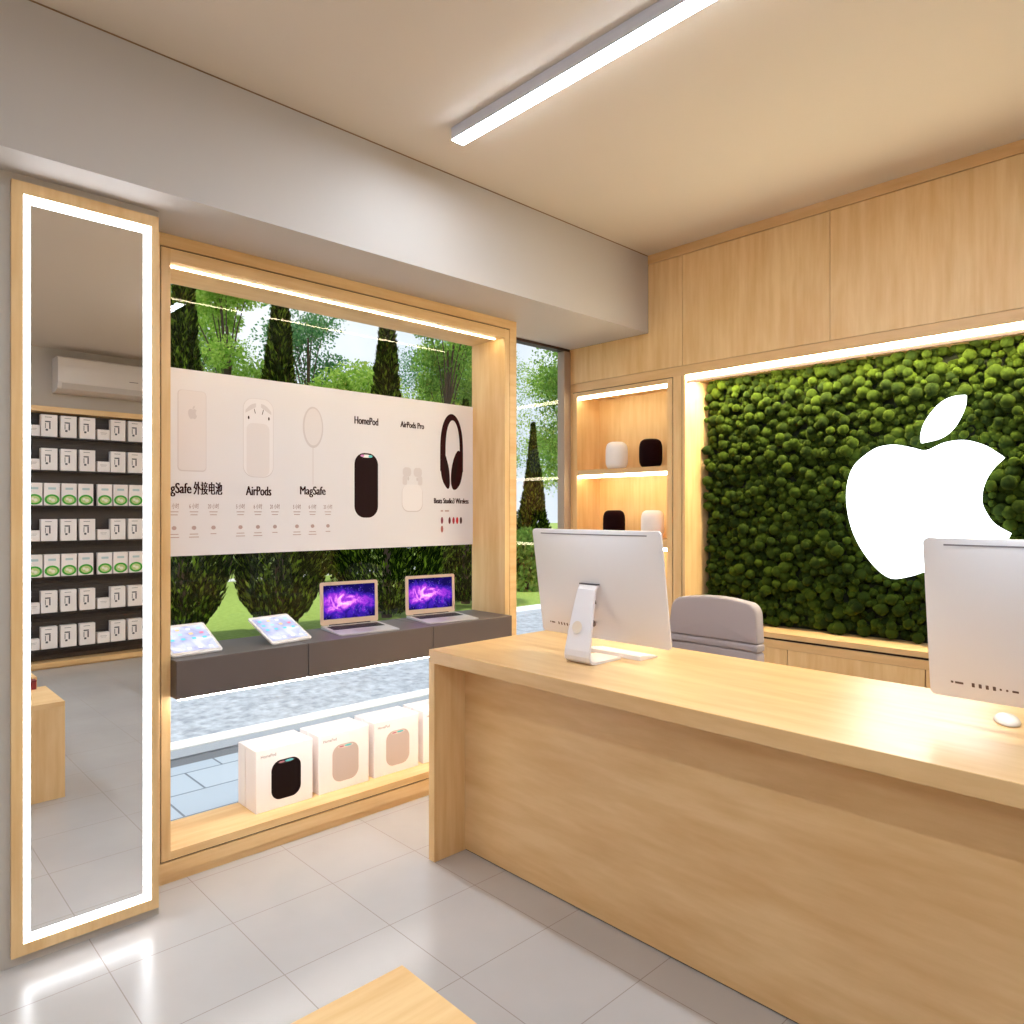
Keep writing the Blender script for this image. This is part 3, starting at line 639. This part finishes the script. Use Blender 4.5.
# recessed moss wall with its lit oak surround
mw = thing('lit_recess', 'oak recess with a bright warm light strip framing the green moss wall', 'wall recess', (-1.11, YB, .79))
W = dict(parent=mw, world=True); YM = 3.86
mk('side_panel', box(-2.341, -2.322, YB, YM, .815, 2.2425), WOODV, **W)
mk('side_panel', box(.1, .119, YB, YM, .815, 2.2425), WOODV, **W)
mk('top_panel', box(-2.322, .1, YB+.095, YM, 2.225, 2.2425), WOODX, **W)
mk('back_panel', box(-2.341, .119, YM, YM+.02, .8155, 2.2425), principled('moss_backing', srgb(30, 36, 14), .9), **W)
mk('light_strip', box(-2.318, .096, YB+.004, YB+.094, 2.218, 2.2425), WARMC, **W)
# moss
def moss_mesh():
    ico = B(); bmesh.ops.create_icosphere(ico, subdivisions=2, radius=1)
    bv = np.array([v.co[:] for v in ico.verts]); bf = np.array([[v.index for v in f.verts] for f in ico.faces]); ico.free()
    cs, rs = [], []
    y = .82+.01
    for layer, (pit, r0, r1, yd) in enumerate(((.030, .014, .026, 0.), (.043, .013, .034, -.032))):
        nx, nz = int(2.38/pit), int(1.40/pit)
        for i in range(nx):
            for j in range(nz):
                if layer and RNG.random() < .25: continue
                x = -2.318+.012+(i+.5+RNG.uniform(-.5, .5)+(j % 2)*.5)*(2.39/nx); z = .835+(j+.5+RNG.uniform(-.5, .5))*(1.405/nz)
                r = RNG.uniform(r0, r1); d = RNG.uniform(-.02, .014)
                if layer and math.sin(x*9+3)*math.sin(z*8+x*5) > .3: d -= .012
                x = min(max(x, -2.321+r), .099-r); z = max(z, .815+r)
                cs.append((x, YM-.018+yd+d, z)); rs.append(r)
    cs = np.array(cs); rs = np.array(rs); n = len(cs)
    jit = 1+RNG.normal(0, .045, (n, len(bv), 1))
    V = (bv[None]*jit*rs[:, None, None]+cs[:, None, :]).reshape(-1, 3); Fc = (bf[None]+(np.arange(n)*len(bv))[:, None, None]).reshape(-1, 3)
    return V, Fc
def np_mesh(name, V, Fc, mat, parent=None, smooth=False):
    me = bpy.data.meshes.new(name); k = Fc.shape[1]
    me.vertices.add(len(V)); me.vertices.foreach_set('co', V.astype(np.float32).ravel())
    me.loops.add(Fc.size); me.loops.foreach_set('vertex_index', Fc.astype(np.int32).ravel())
    me.polygons.add(len(Fc)); me.polygons.foreach_set('loop_start', np.arange(0, Fc.size, k, dtype=np.int32))
    if smooth: me.polygons.foreach_set('use_smooth', np.ones(len(Fc), dtype=bool))
    me.update(calc_edges=True); me.materials.append(mat)
    o = bpy.data.objects.new(name, me); COL.objects.link(o)
    if parent is not None: o.parent = parent
    return o
def moss_mat():
    m, nt, ns, ln = newmat('cushion_moss')
    out = node(ns, 'ShaderNodeOutputMaterial'); p = node(ns, 'ShaderNodeBsdfPrincipled', Roughness=.9); p.inputs['Specular IOR Level'].default_value = .1
    geo = node(ns, 'ShaderNodeNewGeometry'); cr = node(ns, 'ShaderNodeValToRGB'); cr.color_ramp.elements[0].color = srgb(18, 33, 6); cr.color_ramp.elements[1].color = srgb(50, 66, 10)
    ln.new(geo.outputs['Random Per Island'], cr.inputs[0]); ln.new(cr.outputs[0], p.inputs['Base Color'])
    p.inputs['Sheen Weight'].default_value = .35; p.inputs['Sheen Roughness'].default_value = .5; p.inputs['Sheen Tint'].default_value = srgb(130, 150, 40)
    tc = node(ns, 'ShaderNodeTexCoord'); nb = node(ns, 'ShaderNodeTexNoise', Scale=420., Detail=2.); ln.new(tc.outputs['Object'], nb.inputs['Vector'])
    b = node(ns, 'ShaderNodeBump', Strength=.9, Distance=.003); ln.new(nb.outputs[0], b.inputs['Height']); ln.new(b.outputs[0], p.inputs['Normal'])
    ln.new(p.outputs[0], out.inputs[0]); return m
V, Fc = moss_mesh()
mo = np_mesh('moss', V, Fc, moss_mat(), None, True)
tag(mo, 'thick cushions of green moss covering the recessed back wall', 'moss', kind='stuff')
# glowing logo
lg = thing('logo_sign', 'large glowing white apple shaped sign on the moss wall', 'sign', (-1.11, 3.74, 1.13))
b = B(); prism(b, ABS, lambda x, z: (x, 3.728, z), lambda x, z: (x, 3.752, z)); mk('fruit', b, LOGO, lg, world=True)
b = B(); prism(b, ALS, lambda x, z: (x, 3.728, z), lambda x, z: (x, 3.752, z)); mk('leaf', b, LOGO, lg, world=True)
for x, z in ((-1.3, 1.6), (-1.0, 1.6), (-1.3, 1.3), (-1.0, 1.3), (-1.02, 1.87)): mk('stand_off', tube(B(), [(x, 3.752, z), (x, YM, z)], .008), ALU, lg, world=True)
# low cabinets under the moss
lc = thing('low_cabinet', 'row of pale oak low cabinets under the moss wall', 'cabinet', (-1.0, YB+.1, 0))
W = dict(parent=lc, world=True)
mk('cabinet_top', box(-2.341, 1.5, YB-.003, YM, .789, .815), WOODX, **W)
mk('shadow_groove', box(-2.341, 1.5, YB+.01, YM, .777, .789), GROOVE, **W)
mk('rail', box(-2.341, 1.5, YB, YM, .735, .777), WOODX, **W)
mk('carcass', box(-2.341, 1.5, YB+.02, YM, .0, .735), GROOVE, **W)
xs = [-2.341, -1.709, -1.063, -.417, .229, .875, 1.5]
for a, c in zip(xs, xs[1:]): mk('door', box(a+.002, c-.002, YB, YB+.02, .06, .734), WOODV, **W)
mk('kick_board', box(-2.341, 1.5, YB+.015, YB+.02, 0, .06), WOODX, **W)
lc2 = thing('niche_base_cabinet', 'narrow oak cabinet below the lit speaker niche', 'cabinet', (-2.79, YB+.1, 0))
mk('carcass', box(-3.238, -2.3425, YB+.02, YM, 0, .789), WOODV, lc2, world=True); mk('door', box(-3.236, -2.3435, YB, YB+.019, .06, .787), WOODV, lc2, world=True)

# ------------------------------------------------------------------ round speakers in the niche
def make_speaker(dark):
    t = thing('smart_speaker', 'x', 'speaker', (0, 0, 0), 0, 'round speakers in the lit niche')
    prof = [(0, 0), (.042, 0), (.054, .004), (.063, .014), (.0688, .03), (.0708, .05), (.071, .085), (.0708, .12), (.0685, .14), (.062, .158), (.052, .168), (.044, .171)]
    mk('fabric_body', lathe(prof, 40), FABD if dark else FABW, t, smooth=True)
    mk('touch_top', lathe([(.044, .171), (.042, .1735), (.0, .174)], 40), BLACK if dark else principled('touch_white', srgb(240, 236, 240), .15), t, smooth=True)
    return t
YS = 3.69
s1 = make_speaker(False); s1.location = (-2.884, YS, 1.7255); s1['label'] = 'pale round speaker on the upper niche shelf'
s2 = make_speaker(True); s2.location = (-2.620, YS, 1.7255); s2['label'] = 'dark round speaker on the upper niche shelf'
dup(s2, (-2.905, YS, 1.2875), None, 'dark round speaker on the lower niche shelf, just above the computer')
dup(s1, (-2.606, YS, 1.2875), None, 'pale round speaker on the lower niche shelf, just above the computer')

# ------------------------------------------------------------------ ceiling light bars
def light_bar(x0, x1, y, label):
    t = thing('linear_ceiling_light', label, 'ceiling light', ((x0+x1)/2, y, ZC-.05), 0)
    w = .03
    b = B(); bx(b, x0, x1, y-w, y+w, ZC-.049, ZC-.0005); bx(b, x0, x0+.004, y-w, y+w, ZC-.052, ZC-.049); bx(b, x1-.004, x1, y-w, y+w, ZC-.052, ZC-.049); mk('housing', b, principled('light_housing', srgb(222, 226, 240), .4), t, world=True)
    mk('diffuser', box(x0+.004, x1-.004, y-w+.001, y+w-.001, ZC-.052, ZC-.049), COOL, t, world=True)
light_bar(-2.268, .58, 1.86, 'long glowing white light bar on the ceiling above the counter')
light_bar(-1.2, 1.6, -.1, 'added white ceiling light bar above the viewer, out of view, filling the room with light')  # added unseen lamp, fills the counter front, floor and cartons with light
light_bar(-1.3, 1.5, -2.0, 'added white ceiling light bar behind the viewer, out of view, for fill light')  # another added lamp out of view, lifts the overall room light

# ------------------------------------------------------------------ plinths in the shop
def plinth(x0, x1, y0, y1, label):
    t = thing('display_plinth', label, 'plinth', ((x0+x1)/2, (y0+y1)/2, 0), 0, 'low oak plinths')
    mk('top_board', box(x0, x1, y0, y1, .463, .488, .001, 1), WOODY, t, world=True)
    b = B(); bx(b, x0, x0+.02, y0, y1, 0, .463); bx(b, x1-.02, x1, y0, y1, 0, .463); mk('side_board', b, WOODV, t, world=True)
    b = B(); bx(b, x0+.02, x1-.02, y0, y0+.02, 0, .463); bx(b, x0+.02, x1-.02, y1-.02, y1, 0, .463); mk('end_board', b, WOODV, t, world=True)
plinth(-1.267, -.827, -.1, .889, 'low pale oak plinth whose corner shows at the bottom edge of the photo')
plinth(-.54, -.1, -.05, .90, 'low oak plinth glimpsed in the mirror behind the nearer plinth')
rb = thing('accessory_box', 'small dark red box on the plinth, glimpsed in the mirror', 'box', (-.862, .80, .488))
mk('box_body', box(-.885, -.84, .77, .835, .4882, .53, .002, 1), principled('red_card', srgb(150, 50, 52), .5), rb, world=True)
mk('box_lid', box(-.886, -.839, .769, .836, .53, .538, .001, 1), principled('red_card_lid', srgb(120, 36, 42), .5), rb, world=True)

# ------------------------------------------------------------------ accessory rack on the right wall (seen in the mirror)
XK = 2.42; Y0, Y1 = 1.318, 2.50
rk = thing('product_rack', 'dark slatted accessory rack with oak trim, seen in the mirror', 'rack', (2.38, 1.91, 0))
W = dict(parent=rk, world=True)
SLAT = principled('dark_slat', srgb(78, 68, 64), .55)
b = B()
for k in range(57): bx(b, XK-.012, XK, Y0, Y1, .07+k*.04, .07+k*.04+.034)
bx(b, XK, XR-.001, Y0, Y1, .06, 2.375); mk('slat_panel', b, SLAT, **W)
b = B(); bx(b, XK-.16, XR-.001, Y0-.03, Y1+.03, 2.375, 2.425); mk('top_board', b, WOODY, **W)
b = B(); bx(b, XK-.16, XR-.001, Y0-.03, Y0, .06, 2.375); bx(b, XK-.16, XR-.001, Y1, Y1+.03, .06, 2.375); mk('side_board', b, WOODV, **W)
b = B(); bx(b, XK-.16, XR-.001, Y0-.03, Y1+.03, .018, .06); mk('base_board', b, WOODY, **W)
mk('toe_kick', box(XK-.14, XR-.001, Y0-.03, Y1+.03, 0, .018), WOODY, **W)
rows = [2.148, 1.838, 1.51, 1.18, .848, .515, .182]
DKS = principled('dark_shelf', srgb(52, 44, 42), .5)
for z in rows: mk('rack_shelf', box(XK-.135, XK-.012, Y0+.002, Y1-.002, z-.012, z), DKS, **W)
def carton(kind):
    w, h, d = {'tall': (.131, .203, .075), 'small': (.105, .1, .075), 'green': (.126, .208, .06)}[kind]
    t = thing({'tall': 'adapter_carton', 'small': 'cable_carton', 'green': 'case_carton'}[kind], 'x', 'box', (0, 0, 0))
    mk('carton', box(0, d, -w/2, w/2, 0, h, .0015, 1), CARD, t)
    g = lambda u, v: (-.0006, -u, v); g2 = lambda u, v: (-.0010, -u, v); g3 = lambda u, v: (-.0014, -u, v)
    b = B()
    if kind == 'tall':
        for q in ([(-.02, .178), (.035, .178), (.035, .182), (-.02, .182)], rrect(.045, .012, .003, 3, cx=.012, cy=.138), rrect(.012, .06, .003, 3, cx=-.004, cy=.10), rrect(.02, .018, .004, 3, cx=.02, cy=.062), rrect(.006, .05, .002, 3, cx=.031, cy=.1)): flat(b, q, g)
        mk('printed_picture', b, principled('carton_dark_print', srgb(84, 82, 88), .5), t)
    elif kind == 'small':
        for q in ([(-.03, .066), (.03, .066), (.03, .069), (-.03, .069)], [(-.022, .054), (.022, .054), (.022, .056), (-.022, .056)]): flat(b, q, g)
        mk('printed_lines', b, principled('carton_grey_print', srgb(150, 140, 138), .5), t)
    else:
        flat(b, ell(0, .055, .06, .049), g); mk('green_emblem', b, principled('green_print', srgb(64, 168, 44), .5), t)
        b = B(); flat(b, ell(0, .055, .042, .033), g2); mk('emblem_centre', b, principled('lime_print', srgb(196, 214, 140), .5), t)
        b = B(); flat(b, ell(-.008, .05, .016, .015, 16), g3); flat(b, ell(.016, .062, .013, .012, 16), g3); mk('emblem_picture', b, principled('cream_print', srgb(238, 236, 214), .5), t)
        b = B(); flat(b, rrect(.062, .02, .004, 3, cx=0, cy=.158), g); mk('printed_band', b, principled('pale_teal_print', srgb(186, 208, 212), .5), t)
    return t
proto = {k: None for k in ('tall', 'small', 'green')}
ordn = ['leftmost', 'second from the left', 'third from the left', 'fourth from the left', 'fifth from the left', 'sixth from the left', 'seventh from the left', 'eighth from the left', 'ninth from the left', 'tenth from the left', 'eleventh from the left', 'twelfth from the left']
rown = ['top row', 'second row', 'third row', 'fourth row', 'fifth row', 'sixth row', 'bottom row']
for r, z in enumerate(rows):
    seq = []
    for bay in range(2):
        y = 1.332+bay*.58
        if r in (2, 4): seq += [('green', y+.063+i*.139) for i in range(4)]
        else: seq += [('small', y+.052)] + [('tall', y+.18+i*.157) for i in range(3)]
    for i, (k, y) in enumerate(seq):
        nm = {'tall': 'tall device carton', 'small': 'short white carton', 'green': 'green oval carton'}[k]
        L = f'{nm}, {ordn[i]} in {rown[r]} of the mirrored rack'
        G = {'tall': 'tall device cartons on the rack', 'small': 'short cartons on the rack', 'green': 'green emblem cartons on the rack'}[k]
        if proto[k] is None: proto[k] = carton(k); o = proto[k]; o['label'] = L; o['group'] = G
        else: o = dup(proto[k], (0, 0, 0), None, L, G)
        o.location = (XK-.128, y, z+.0005)
# wall air conditioner above the rack
ac = thing('mounted_air_conditioner', 'white wall air conditioner above the accessory rack, seen in the mirror', 'air conditioner', (2.35, 1.98, 2.57))
prof = [(XR-.001, 2.90), (XR-.20, 2.90), (XR-.225, 2.885), (XR-.235, 2.80), (XR-.235, 2.66), (XR-.20, 2.60), (XR-.12, 2.575), (XR-.001, 2.575)]
ACW = principled('ac_white', srgb(222, 214, 208), .3)
b = B(); prism(b, prof, lambda x, z: (x, 1.565, z), lambda x, z: (x, 2.465, z)); mk('casing', b, ACW, ac, world=True)
mk('air_flap', prism(B(), [(XR-.232, 2.652), (XR-.205, 2.602), (XR-.21, 2.598), (XR-.238, 2.65)], lambda x, z: (x, 1.60, z), lambda x, z: (x, 2.38, z)), principled('ac_flap', srgb(196, 188, 182), .35), ac, world=True)
b = B(); flat(b, [(2.17, 2.72), (2.25, 2.72), (2.25, 2.727), (2.17, 2.727)], lambda y, z: (XR-.2358, y, z)); mk('indicator_mark', b, principled('ac_mark', srgb(120, 112, 110), .5), ac, world=True)

# ------------------------------------------------------------------ outdoors
struct('paving', box(-4.34, XG-.02, -6, 14, -.12, -.02), paver_mat())
struct('gutter', box(-4.46, -4.34, -8, 22, -.12, -.021), principled('gutter_grey', srgb(104, 108, 116), .8))
struct('kerb_apron', box(-4.61, -4.46, -8, 22, -.12, -.01), principled('kerb_apron_pale', srgb(152, 158, 168), .8))
tag(struct('kerb', box(-4.75, -4.61, -8, 22, -.12, .005, .008, 1), principled('kerb_white', srgb(250, 250, 250), .6)), 'white painted kerb running outside the window', 'kerb')
struct('road', box(-7.4, -4.75, -12, 30, -.12, -.03), speckle_mat('road_asphalt', (144, 150, 162), (192, 199, 210), 14., .3, .7))
tag(struct('kerb', box(-7.75, -7.4, -12, 30, -.12, .03, .01, 1), MATS['kerb_white']), 'white kerb on the far side of the road by the lawn', 'kerb')
struct('lawn', box(-70, -7.75, -40, 70, -.2, 0), speckle_mat('lawn_grass', (138, 164, 66), (158, 182, 86), 14., .35, .65))
struct('garden_path', box(-15.4, -14.8, -20, 50, -.05, .012), principled('path_pale', srgb(226, 228, 228), .7))

def leaf_cards(centers, dirs, ln_, wd, up=False):
    """one narrow diamond card per centre"""
    n = len(centers); d = dirs/np.linalg.norm(dirs, axis=1, keepdims=True)
    r = RNG.normal(size=(n, 3)); s = np.cross(d, r); s /= np.linalg.norm(s, axis=1, keepdims=True)+1e-9
    L = (ln_*RNG.uniform(.6, 1.3, n))[:, None]; Wd = (wd*RNG.uniform(.6, 1.3, n))[:, None]
    V = np.stack([centers-d*L*.5, centers+s*Wd*.5, centers+d*L*.5, centers-s*Wd*.5], 1).reshape(-1, 3)
    Fc = np.arange(n*4).reshape(-1, 4); return V, Fc
BARK = principled('bark', srgb(84, 66, 54), .9, var=.3, vscale=8)
CYP = leaf_mat('conifer_leaf', (12, 22, 5), (120, 150, 40), .2, (38, 56, 14)); BUSH = leaf_mat('dark_bush_leaf', (22, 38, 12), (62, 90, 24), .2)
LIME = leaf_mat('lime_leaf', (126, 170, 62), (196, 220, 112), .5); TEAL = leaf_mat('blue_green_leaf', (58, 118, 74), (124, 176, 112), .45); MIDG = leaf_mat('mid_green_leaf', (92, 136, 58), (160, 196, 96), .5)
def conifer(x, y, h, rmax, label, n=20000, group='conifers on the lawn'):
    t = thing('conifer', label, 'tree', (x, y, 0), 0, group)
    mk('trunk', tube(B(), [(0, 0, -.05), (0, 0, .5), (0, 0, h*.9)], [.075, .06, .012]), BARK, t)
    z = .10+(h-.10)*RNG.random(n)**1.35
    R = np.interp(z*max(1., 5.0/h), [.1, .35, .75, 1.1, 1.7, 2.3, 3.1, 4.0, max(h, 5.)], [.30*rmax, .70*rmax, .95*rmax, rmax, .84*rmax, .40*rmax+.08, .18, .09, .02])
    a = RNG.uniform(0, 2*PI, n); lob = 1+.18*np.sin(a*5+z*7)*np.sin(z*11+a*2)
    rr = R*lob*(.45+.55*RNG.random(n)**.35)
    c = np.stack([rr*np.cos(a), rr*np.sin(a), z], 1)
    d = np.stack([np.cos(a)*.55, np.sin(a)*.55, np.full(n, 1.)], 1)+RNG.normal(0, .25, (n, 3))
    V, Fc = leaf_cards(c, d, .105, .031); np_mesh('foliage', V, Fc, CYP, t); return t
def bush(x, y, h, r, label, mat=None, n=3500):
    t = thing('shrub', label, 'shrub', (x, y, 0), 0, 'dark shrubs behind the conifers')
    b = B()
    for k in range(4):
        a = k*1.7; tube(b, [(0, 0, -.03), (.1*math.cos(a), .1*math.sin(a), h*.3), (r*.4*math.cos(a), r*.4*math.sin(a), h*.7)], [.03, .024, .008], 6)
    mk('stems', b, BARK, t)
    u = RNG.normal(size=(n, 3)); u /= np.linalg.norm(u, axis=1, keepdims=True); u[:, 2] = np.abs(u[:, 2])*2-1
    c = u*np.array([r, r, h/2])*(.5+.5*RNG.random((n, 1))**.4)+np.array([0, 0, h/2]); c[:, 2] = np.maximum(c[:, 2], .02)
    V, Fc = leaf_cards(c, u+RNG.normal(0, .5, (n, 3)), .13, .07); np_mesh('foliage', V, Fc, mat or BUSH, t); return t
def tree(x, y, h, cr, mat, label, n=17000, lf=.115):
    t = thing('broadleaf_tree', label, 'tree', (x, y, 0), 0, 'leafy trees in the background')
    tr = mk('trunk', tube(B(), [(0, 0, -.05), (.06, .03, h*.25), (-.04, .06, h*.5), (.03, 0, h*.8)], [.15, .12, .09, .03]), BARK, t)
    b = B(); blobs = []
    for k in range(32):
        a = RNG.uniform(0, 2*PI); q = RNG.uniform(.26, .97); rr = cr*math.sqrt(max(.05, 1-((q-.55)/.5)**2))*RNG.uniform(.45, .9)
        p = Vector((rr*math.cos(a), rr*math.sin(a), h*q)); tube(b, [(0, 0, h*q*.62), tuple((p*.5+Vector((0, 0, h*q*.36)))), tuple(p)], [.028, .018, .006], 6)
        blobs.append((np.array(p), RNG.uniform(.34, .62)*cr))
    mk('branches', b, BARK, t)
    cs, ds = [], []
    for p, r in blobs:
        m = n//len(blobs); u = RNG.normal(size=(m, 3)); u /= np.linalg.norm(u, axis=1, keepdims=True)
        cs.append(p+u*r*RNG.random((m, 1))**.5*np.array([1, 1, .75])); ds.append(u+RNG.normal(0, .8, (m, 3)))
    V, Fc = leaf_cards(np.concatenate(cs), np.concatenate(ds), lf, lf*.6); V[:, 2] = np.maximum(V[:, 2], .05); np_mesh('crown', V, Fc, mat, t); return t
conifer(-8.35, 2.90, 5.2, .50, 'dark conifer at the left end of the row, beside the window jamb')
conifer(-8.30, 4.02, 4.9, .56, 'dark conifer behind the tablets, second tree from the left window jamb')
conifer(-8.35, 5.60, 5.2, .80, 'dark conifer behind the left laptop, third tree from the left window jamb')
conifer(-8.75, 7.35, 3.2, .78, 'dark conifer behind the right laptop, close to the oak jamb')
conifer(-10.6, 10.75, 3.3, .42, 'slim dark conifer seen through the narrow window by the niche')
for x, y, h, r, l in ((-13.0, 3.9, 2.2, .8, 'dark shrub at the far left beyond the first conifer'), (-13.4, 6.55, 2.4, .8, 'dark shrub just right of the second conifer'), (-13.2, 8.3, 2.4, .8, 'dark shrub behind the left laptop'),
                      (-13.4, 10.0, 2.4, .82, 'dark shrub behind the right laptop'), (-13.0, 11.7, 2.3, .8, 'dark shrub beyond the right edge of the poster')):
    bush(x, y, h, r, l)
bush(-9.6, 9.55, 1.15, .5, 'bright green shrub seen through the narrow window', MIDG)
for x, y, h, cr, m, l in ((-16.5, 3.7, 7.2, 1.25, MIDG, 'leafy tree behind the leftmost conifer'), (-17.0, 6.9, 7.3, 1.25, LIME, 'lime green tree between the first and second conifers'),
                          (-16.5, 10.1, 5.3, 1.35, LIME, 'low lime tree above the middle of the poster'), (-16.8, 13.4, 7.8, 1.35, MIDG, 'mid green tree by the right oak jamb, right of the third conifer'),
                          (-15.0, 17.6, 8.4, 1.7, MIDG, 'tall leafy tree filling the narrow window'),
                          (-22.5, 7.9, 9.4, 1.6, LIME, 'distant lime tree left of the second conifer'), (-22.5, 11.9, 9.2, 1.6, TEAL, 'blue green tree right of the second conifer'),
                          (-22.5, 18.2, 9.4, 1.8, LIME, 'distant lime tree right of the third conifer'), (-22.0, 24.5, 10.0, 2.2, LIME, 'distant lime tree near the narrow window'),
                          (-29.0, 16.6, 7.4, 1.9, MIDG, 'distant low green tree under the open sky'), (-29.0, 9.0, 10.6, 2.2, TEAL, 'farthest blue green tree on the left'), (-29.0, 22.4, 10.6, 2.2, TEAL, 'farthest blue green tree on the right'),
                          (-35.0, 13.6, 9.6, 2.2, MIDG, 'farthest mid green tree seen past the second conifer'), (-35.0, 31.0, 12., 2.8, MIDG, 'farthest mid green tree seen in the narrow window')):
    tree(x, y, h, cr, m, l)

# ------------------------------------------------------------------ daylight
wd = bpy.data.worlds.new('sky'); SC.world = wd; wd.use_nodes = True
nt = wd.node_tree; nt.nodes.clear(); ns, ln = nt.nodes, nt.links
out = node(ns, 'ShaderNodeOutputWorld'); bg = node(ns, 'ShaderNodeBackground', Strength=.82)
tc = node(ns, 'ShaderNodeTexCoord'); nz = node(ns, 'ShaderNodeTexNoise', Scale=3.5, Detail=6.); ln.new(tc.outputs['Generated'], nz.inputs['Vector'])
cr = node(ns, 'ShaderNodeValToRGB'); cr.color_ramp.elements[0].position = .4; cr.color_ramp.elements[1].position = .62
cr.color_ramp.elements[0].color = srgb(200, 216, 234); cr.color_ramp.elements[1].color = srgb(238, 243, 248); ln.new(nz.outputs[0], cr.inputs[0]); ln.new(cr.outputs[0], bg.inputs[0]); ln.new(bg.outputs[0], out.inputs[0])
sl = bpy.data.lights.new('sun', 'SUN'); sl.energy = 1.85; sl.angle = .02; sl.color = (1, .96, .88)
so = bpy.data.objects.new('sun', sl); COL.objects.link(so); so.location = (2, -2, 12); so.rotation_euler = Vector((-.01, .32, -1)).to_track_quat('-Z', 'Y').to_euler()

# ------------------------------------------------------------------ view
vs = SC.view_settings; vs.view_transform = 'Standard'; vs.look = 'None'; vs.gamma = 1; vs.exposure = 0.58; vs.use_curve_mapping = False
SC.cycles.use_denoising = True
SC.cycles.max_bounces = 10; SC.cycles.diffuse_bounces = 6; SC.cycles.glossy_bounces = 5; SC.cycles.transparent_max_bounces = 12
SC.cycles.sample_clamp_indirect = 8.0
